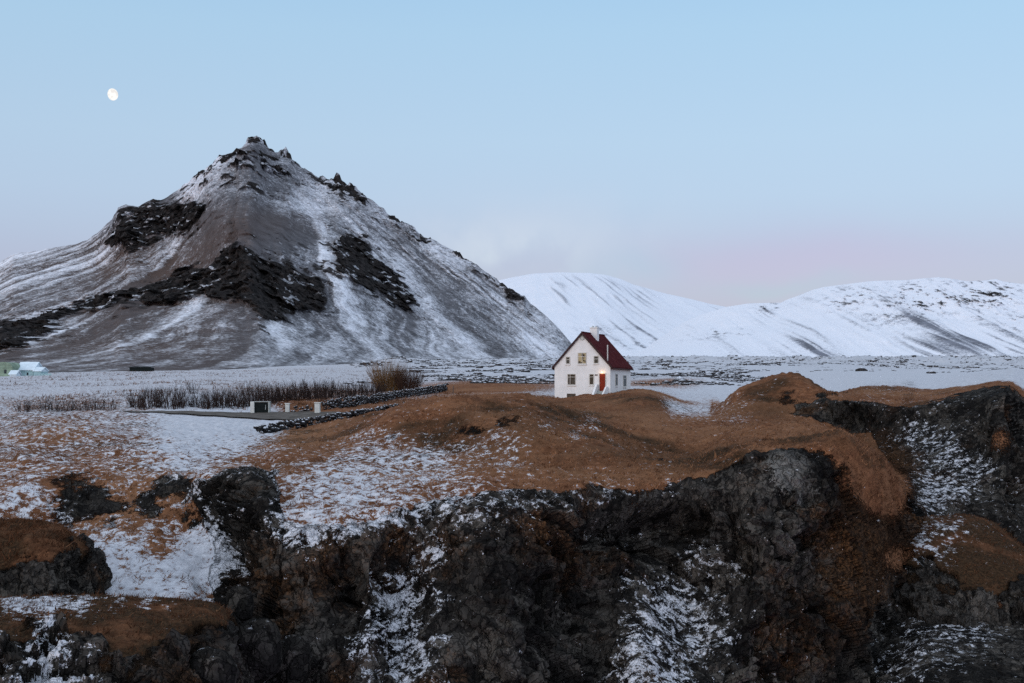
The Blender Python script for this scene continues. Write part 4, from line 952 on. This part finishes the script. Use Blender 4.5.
def window_front(x0, y0, x1, y1, kind, mull, frame_mat, pane_mat, name="window"):
    (u0, z1), (u1, z0) = hp(x0, y0), hp(x1, y1)
    fw = 0.09
    f = MB()
    f.box(u0, u1, -0.06, -0.003, z0, z0+fw); f.box(u0, u1, -0.06, -0.003, z1-fw, z1)
    f.box(u0, u0+fw, -0.058, -0.004, z0+fw+.001, z1-fw-.001); f.box(u1-fw, u1, -0.058, -0.004, z0+fw+.001, z1-fw-.001)
    for q in mull:
        if q[0] == 'v':
            u = u0+(u1-u0)*q[1]; f.box(u-.03, u+.03, -0.05, -0.006, z0+fw+.002, z1-fw-.002)
        else:
            z = z0+(z1-z0)*q[1]; f.box(u0+fw+.002, u1-fw-.002, -0.054, -0.005, z-.03, z+.03)
    o = f.build(name, frame_mat, house)
    g = MB(); g.box(u0+fw*.6, u1-fw*.6, -0.030, -0.010, z0+fw*.6, z1-fw*.6); g.build("pane", pane_mat, o)
    if kind == 'sill':
        q = MB(); q.box(u0-.06, u1+.06, -0.13, -0.004, z0-.085, z0-.003); q.build("sill", M_wall, o)
    return o
window_front(567.4, 373.8, 575.9, 385.2, 'sill', [('h', .72), ('v', .33)], M_frame, M_glass)
window_front(589.2, 373.8, 594.1, 385, 'sill', [('h', .72)], M_frame, M_glass)
window_front(565.8, 356.6, 570.2, 364.2, 'sill', [('h', .6)], M_frame, M_glass)
window_front(577.8, 352.6, 586.6, 364.1, 'sill', [('h', .66), ('v', .5)], M_frame, M_lit)['label'] = "wide upper window with warm light inside"
window_front(593.7, 355.8, 598.8, 363.7, 'sill', [('h', .6)], M_frame, M_glass)
window_front(567.0, 393.6, 575.6, 397.5, '', [('v', .5)], M_frame_d, M_glass, "basement_window")
# round vent in the gable
u, z = hp(582.3, 338.0)
m = MB()
for k in range(16):
    a0, a1 = 2*math.pi*k/16, 2*math.pi*(k+1)/16
    m.prism([(u+.30*math.cos(a0), z+.30*math.sin(a0)), (u+.30*math.cos(a1), z+.30*math.sin(a1)), (u+.2*math.cos(a1), z+.2*math.sin(a1)), (u+.2*math.cos(a0), z+.2*math.sin(a0))], -0.05, -0.003, 'y')
gv = m.build("gable_vent", M_pale, house)
m = MB(); m.prism([(u+.195*math.cos(2*math.pi*k/16), z+.195*math.sin(2*math.pi*k/16)) for k in range(16)], -0.03, -0.004, 'y'); m.build("vent_disc", M_white, gv)
# door
(u0, z1), (u1, z0) = hp(599.0, 373.2), hp(606.0, 391.0)
m = MB(); m.box(u0, u0+.08, -0.07, -0.003, z0, z1); m.box(u1-.08, u1, -0.07, -0.003, z0, z1); m.box(u0+.081, u1-.081, -0.07, -0.003, z1-.08, z1); df = m.build("door_frame", M_frame, house)
m = MB(); m.box(u0+.083, u1-.083, -0.05, -0.006, z0+.01, z1-.083); m.box(u0+.16, u1-.16, -0.062, -0.0505, z0+.2, z0+.85); m.box(u0+.16, u1-.16, -0.062, -0.0505, z0+1.0, z1-.3); door = m.build("door", M_door, house); door['label'] = "red front door under a lit lamp"
m = MB(); m.tube((u0+.14, -0.06, z0+1.0), (u0+.14, -0.12, z0+1.0), 0.025); m.tube((u0+.14, -0.12, z0+1.0), (u0+.24, -0.12, z0+1.0), 0.018); m.build("handle", M_pale, door)
# lamp over the door
lu, lz = (u0+u1)/2, z1+0.12
m = MB(); m.box(lu-.07, lu+.07, -0.05, -0.003, lz-.06, lz+.1); m.tube((lu, -0.05, lz+.05), (lu, -0.16, lz+.05), 0.02); lamp = m.build("lamp_bracket", M_black, house)
m = MB(); m.tube((lu, -0.18, lz-.08), (lu, -0.18, lz+.06), 0.09, 0.06, 10); m.build("lamp_globe", M_lamp, lamp)
pl = bpy.data.lights.new('porch_light', 'POINT'); pl.energy = 4.5; pl.color = (1, .55, .25); pl.shadow_soft_size = 0.09
po = link(bpy.data.objects.new('porch_light', pl)); po.parent = house; po.location = (lu, -0.42, lz)
# number plaque left of the door
pu, pz = hp(596.3, 375.0)
m = MB(); m.box(pu-.17, pu+.17, -0.04, -0.003, pz-.07, pz+.07); m.build("plaque", M_trim, house)
# steps with white side walls
st = MB()
for k in range(6):
    st.box(u0-.05, u1+.05, -0.62-0.28*k, -0.004-0.0*k if k == 0 else -0.62-0.28*(k-1)-.002, -2.0, z0-0.02-0.17*k)
st.build("steps", M_pale, house)
for (a, b) in ((u0-.32, u0-.055), (u1+.055, u1+.25)):
    s_ = MB(); s_.prism([(-0.004, -2.0), (-0.004, z0+.85 if a < u0 else z0+.6), (-0.7, z0+.8 if a < u0 else z0+.5), (-2.1, z0-.45), (-2.1, -2.0)], a, b, 'x'); s_.build("stair_wall", M_wall, house, 0.02)
# low wing of the stair wall running left
m = MB(); m.prism([(u0-.325, -2), (u0-.325, z0+.75), (u0-1.3, z0-.45), (u0-1.3, -2)], -0.45, -0.2, 'y'); m.build("stair_cheek", M_wall, house, 0.02)
# side-wall windows
for (x0, y0, x1, y1) in ((615.2, 373.6, 617.4, 386.0), (623.0, 375.0, 626.2, 387.0)):
    (v0, z1), (v1, z0) = hs(x0, y0), hs(x1, y1)
    f = MB(); fw = .09
    f.box(WD+.003, WD+.06, v0, v1, z0, z0+fw); f.box(WD+.003, WD+.06, v0, v1, z1-fw, z1)
    f.box(WD+.004, WD+.058, v0, v0+fw, z0+fw+.001, z1-fw-.001); f.box(WD+.004, WD+.058, v1-fw, v1, z0+fw+.001, z1-fw-.001)
    f.box(WD+.005, WD+.054, v0+fw+.002, v1-fw-.002, z0+(z1-z0)*.72-.03, z0+(z1-z0)*.72+.03)
    o = f.build("window", M_frame, house)
    g = MB(); g.box(WD+.010, WD+.03, v0+fw*.6, v1-fw*.6, z0+fw*.6, z1-fw*.6); g.build("pane", M_glass, o)
    q = MB(); q.box(WD+.004, WD+.13, v0-.06, v1+.06, z0-.085, z0-.003); q.build("sill", M_wall, o)

# ------------------------------------------------------------------ far small buildings
M_teal = mat_plain("pale_teal_cladding", (0.30, 0.44, 0.46), 0.2, 0.8, 0.6)
M_snowroof = mat_plain("snowy_roof", (0.62, 0.72, 0.78), 0.1, 0.9, 0.7)
M_green = mat_plain("faded_green_cladding", (0.22, 0.29, 0.22), 0.3, 0.8, 0.5)
M_dark = mat_plain("dark_window", (0.04, 0.05, 0.055), 0.2, 0.4, 2)
def building(name, px0, px1, ybase, d, eave, ridge, depth, wallm, roofm, label, cat, shape='gable_side', wins=()):
    x0, _, z0 = W(px0, ybase, d); x1 = W(px1, ybase, d)[0]; w = x1-x0
    gz = min(z0, ground_z((px0+px1)/2, d)+0.05)
    r = empty(name, (x0, d, z0))
    m = MB(); m.box(0, w, 0, depth, -2.0, eave); m.build("wall", wallm, r)
    m = MB()
    if shape == 'gable_side':
        m.prism([(-.3, eave+.003), (depth/2, ridge), (depth+.3, eave+.003), (depth+.3, eave+.2), (depth/2, ridge+.25), (-.3, eave+.2)], -.25, w+.25, 'x')
        m.prism([(0.02, eave+.005), (depth/2, ridge-.02), (depth-.02, eave+.005)], .02, w-.02, 'x')
    elif shape == 'round':
        n = 10; m.prism([(w/2-(w/2+.05)*math.cos(math.pi*k/n), eave+.004+(ridge-eave)*math.sin(math.pi*k/n)) for k in range(n+1)], -.1, depth+.1, 'y')
    else:
        m.prism([(-.3, eave+.003), (depth+.3, ridge), (depth+.3, ridge+.15), (-.3, eave+.153)], -.25, w+.25, 'x')
    m.build("roof", roofm, r)
    for (a, b, c, e) in wins:
        m = MB(); m.box(a*w, b*w, -.05, -.003, c, e); m.build("window", M_dark, r)
    return tag(r, label, cat)
building("farm_shed", -6, 12.5, 376.5, 330, 2.4, 4.0, 7, M_green, M_green, "faded green round-roofed farm shed at the left edge beneath the mountain", "shed", 'round', [(.55, .68, .8, 1.9)])
building("farm_house", 16.5, 33.5, 376.5, 334, 1.7, 3.9, 7, M_teal, M_snowroof, "small pale teal farm house with a snowy white roof, tallest beneath the mountain", "house", 'gable_side', [(.2, .3, .4, 1.1), (.6, .7, .4, 1.1)])
building("farm_annex", 33.8, 41, 376.5, 332, 1.4, 2.4, 5, M_teal, M_snowroof, "lower snowy-roofed annex against the right end of the teal farm house", "shed", 'gable_side')
building("white_shed", 9.5, 16, 378.5, 322, 1.0, 2.0, 3, M_snowroof, M_snowroof, "tiny white shed in front of the green round-roofed shed", "shed", 'gable_side')
m = MB()
x0, _, z0 = W(40, 377, 328); x1 = W(51, 377, 328)[0]
m.box(0, x1-x0, 0, .25, -1, .9)
for k in range(4): m.box((x1-x0)*k/3.4, (x1-x0)*k/3.4+.15, -.08, -.003, -1, 1.05)
o = m.build("teal_fence", M_teal); o.location = (x0, 328, z0); tag(o, "low teal board fence at the right end of the farm buildings", "fence")
hut = building("dark_hut", 129.5, 150, 371.8, 430, 1.5, 1.9, 5, M_black, M_black, "long low black hut alone at the far side of the field under the mountain", "hut", 'mono')

# ------------------------------------------------------------------ loose boulders below the cliff
def boulder(px, py, d, rx, ry, label, seed):
    import bmesh
    bm = bmesh.new(); bmesh.ops.create_icosphere(bm, subdivisions=5, radius=1)
    v = np.array([q.co[:] for q in bm.verts]); f = np.array([[x.index for x in q.verts] for q in bm.faces]); bm.free()
    sx, sz = rx/F*d, ry/F*d
    v = v*(1+0.16*fbm(v[:, 0]*1.1+seed, v[:, 1]*1.1, v[:, 2]*1.1, 3, seed)[:, None])
    f1, e1, r1 = cells(v[:, 0]*1.3+seed*3.1, v[:, 1]*1.3, v[:, 2]*1.3, seed)
    v = v*(1+0.16*(r1-.5)-0.06*np.exp(-(e1/.1)**2)+0.05*fbm(v[:, 0]*5, v[:, 1]*5, v[:, 2]*5, 3, 3))[:, None]
    v = np.sign(v)*np.abs(v)**0.85*np.array([sx, sx*.9, sz])
    n = len(v)
    o = np_mesh("boulder", v, f, M_ground, smooth=True, attrs=dict(rock=np.ones(n), snow=np.clip(v[:, 2]/sz*0.5-0.22, 0, 1)*0.8, tone=np.zeros(n), moss=np.full(n, .12), lichen=np.full(n, .03), block=np.full(n, .35), heath_shade=np.zeros(n)))
    o.location = W(px, py, d)
    return tag(o, label, "boulder", "black boulders at the foot of the cliff")
boulder(258, 650, 43.5, 24, 32, "big rounded black boulder with light snow on top, right of the grassy lower left ledge", 1)
boulder(212, 672, 38.2, 26, 22, "squat black boulder against the lower left ledge, cut by the bottom edge", 2)
boulder(293, 662, 45, 18, 26, "narrow black boulder standing right of the big rounded one", 3)
boulder(240, 604, 46.5, 14, 18, "small black boulder wedged in the dark gap at the foot of the snow slope", 4)

# ------------------------------------------------------------------ moon
md = 40000.0
mo = W(112.6, 94.5, md); mr = 5.4/F*md
import bmesh
bm = bmesh.new(); bmesh.ops.create_uvsphere(bm, u_segments=40, v_segments=24, radius=mr)
me = bpy.data.meshes.new("moon"); 
for v in bm.verts:      # a gibbous disc: the unlit limb is trimmed away
    if v.co.x < 0: v.co.x *= 0.9
bm.to_mesh(me); bm.free()
for p in me.polygons: p.use_smooth = True
me.materials.append(mat_emit("moon_light", (1.0, 0.985, 0.95), 1.04, 0.008, (0.84, 0.81, 0.78)))
moon = link(bpy.data.objects.new("moon", me)); moon.location = mo; moon.scale = (0.98, 1, 1.1); moon.rotation_euler = (0, math.radians(-8), 0)
tag(moon, "nearly full white moon hanging in the sky left of the peak", "moon")

# ------------------------------------------------------------------ sky, sun, air
SUN_EL, SUN_AZ = 7.0, 215.0       # low, behind the camera on its left (compass from +Y, clockwise)
world = bpy.data.worlds.new("World"); bpy.context.scene.world = world; world.use_nodes = True
wt = world.node_tree; wt.nodes.clear()
class WN(NT):
    def __init__(s): s.t = wt
t = WN()
sky = t.n('ShaderNodeTexSky', sky_type='NISHITA', sun_disc=False)
sky.sun_elevation = math.radians(SUN_EL); sky.sun_rotation = math.radians(SUN_AZ); sky.air_density = 1.0; sky.dust_density = 0.6; sky.ozone_density = 2.0
geo = t.n('ShaderNodeNewGeometry'); 
tc = t.n('ShaderNodeTexCoord').outputs['Generated']
sep = t.n('ShaderNodeSeparateXYZ'); t.set(sep.inputs[0], tc)
el = sep.outputs['Z']
ramp = t.n('ShaderNodeValToRGB'); t.set(ramp.inputs[0], t.math('MULTIPLY', el, 2.5, True))
cr = ramp.color_ramp
def srgb(r, g, b):
    f = lambda c: (c/255/12.92 if c/255 <= 0.04045 else ((c/255+0.055)/1.055)**2.4)
    return (f(r), f(g), f(b), 1)
def sky_c(c, el):
    """gradient colour left after the daylight model's own share at that height"""
    n = [np.interp(el, [0, .2, .29, .4], q) for q in ((.15, .108, .065, .06), (.185, .155, .11, .10), (.21, .19, .15, .14))]
    return tuple(max(.02, (v-k)/.86) for v, k in zip(srgb(*c)[:3], n))+(1,)
stops = [(0.0, (184, 188, 218)), (0.15, (184, 188, 218)), (0.26, (185, 195, 223)), (0.33, (187, 203, 229)), (0.39, (188, 208, 233)), (0.50, (187, 212, 236)), (0.71, (174, 208, 235)), (0.80, (168, 205, 235)), (1.0, (206, 224, 246))]
cr.elements[0].position = 0; cr.elements[0].color = sky_c(stops[0][1], 0); cr.elements[1].position = 1; cr.elements[1].color = sky_c(stops[-1][1], .4)
for p, c in stops[1:-1]:
    e = cr.elements.new(p); e.color = sky_c(c, p/2.5)
col = ramp.outputs[0]
def wblob(px, py, rx, ry, warp=0.3, sc=9, rag=0.0):
    """soft patch of sky round one direction"""
    v = Vector(((px-512)/F, 1, (HY-py)/F)).normalized()
    nz_ = t.n('ShaderNodeTexNoise'); t.set(nz_.inputs['Vector'], tc); nz_.inputs['Scale'].default_value = sc; nz_.inputs['Detail'].default_value = 4
    wx = t.math('MULTIPLY', t.math('SUBTRACT', nz_.outputs['Fac'], 0.5), warp)
    dx = t.math('DIVIDE', t.math('ADD', t.math('SUBTRACT', sep.outputs['X'], v.x), wx), rx/F)
    dz = t.math('DIVIDE', t.math('ADD', t.math('SUBTRACT', sep.outputs['Z'], v.z), t.math('MULTIPLY', wx, .5)), ry/F)
    q = t.math('ADD', t.math('MULTIPLY', dx, dx), t.math('MULTIPLY', dz, dz))
    g = t.math('POWER', 2.718, t.math('MULTIPLY', q, -1.0))
    if rag: g = t.math('MULTIPLY', g, t.math('ADD', 1-rag, t.math('MULTIPLY', t.step(nz_.outputs['Fac'], 0.38, 0.62), rag*1.3)))
    return t.math('MULTIPLY', g, t.step(sep.outputs['Y'], 0.0, 0.3))
col = t.mix(t.math('MULTIPLY', wblob(790, 262, 190, 30, .06), .75), col, sky_c((193, 187, 220), .1))
col = t.mix(t.math('MULTIPLY', wblob(525, 238, 110, 36, .2, 16, .55), .85), col, sky_c((203, 213, 233), .12))
col = t.mix(t.math('MULTIPLY', wblob(635, 268, 55, 20, .14), .5), col, sky_c((176, 198, 225), .1))
col = t.mix(t.math('MULTIPLY', wblob(775, 288, 50, 9, .1), .6), col, sky_c((178, 196, 220), .09))
# brighter afterglow over the sea behind the camera
back = t.step(sep.outputs['Y'], 0.35, -0.9)
glow = t.mix(back, (1, 1, 1, 1), (1.75, 1.65, 1.6, 1))
mul = t.n('ShaderNodeMix', data_type='RGBA', blend_type='MULTIPLY'); mul.inputs[0].default_value = 1; t.set(mul.inputs[6], col); t.set(mul.inputs[7], glow)
bg1 = t.n('ShaderNodeBackground'); t.set(bg1.inputs[0], mul.outputs[2]); bg1.inputs[1].default_value = 0.86
bg2 = t.n('ShaderNodeBackground'); t.set(bg2.inputs[0], sky.outputs[0]); bg2.inputs[1].default_value = 0.05  # the daylight model under the dusk gradient
add = t.n('ShaderNodeAddShader'); wt.links.new(bg1.outputs[0], add.inputs[0]); wt.links.new(bg2.outputs[0], add.inputs[1])
wo = t.n('ShaderNodeOutputWorld'); wt.links.new(add.outputs[0], wo.inputs[0])

sl_ = bpy.data.lights.new("sun", 'SUN'); sl_.energy = 0.65; sl_.angle = math.radians(24); sl_.color = (1.0, 0.88, 0.81)
so = link(bpy.data.objects.new("sun", sl_))
az, e_ = math.radians(SUN_AZ), math.radians(14)
dirv = Vector((math.sin(az)*math.cos(e_), math.cos(az)*math.cos(e_), math.sin(e_)))
so.rotation_euler = dirv.to_track_quat('Z', 'Y').to_euler(); so.location = dirv*200+Vector((0, 0, 60))

sc = bpy.context.scene
sc.view_settings.view_transform = 'Standard'; sc.view_settings.look = 'None'; sc.view_settings.exposure = 0; sc.view_settings.gamma = 1
sc.cycles.max_bounces = 5; sc.cycles.diffuse_bounces = 3
sc.cycles.use_denoising = False
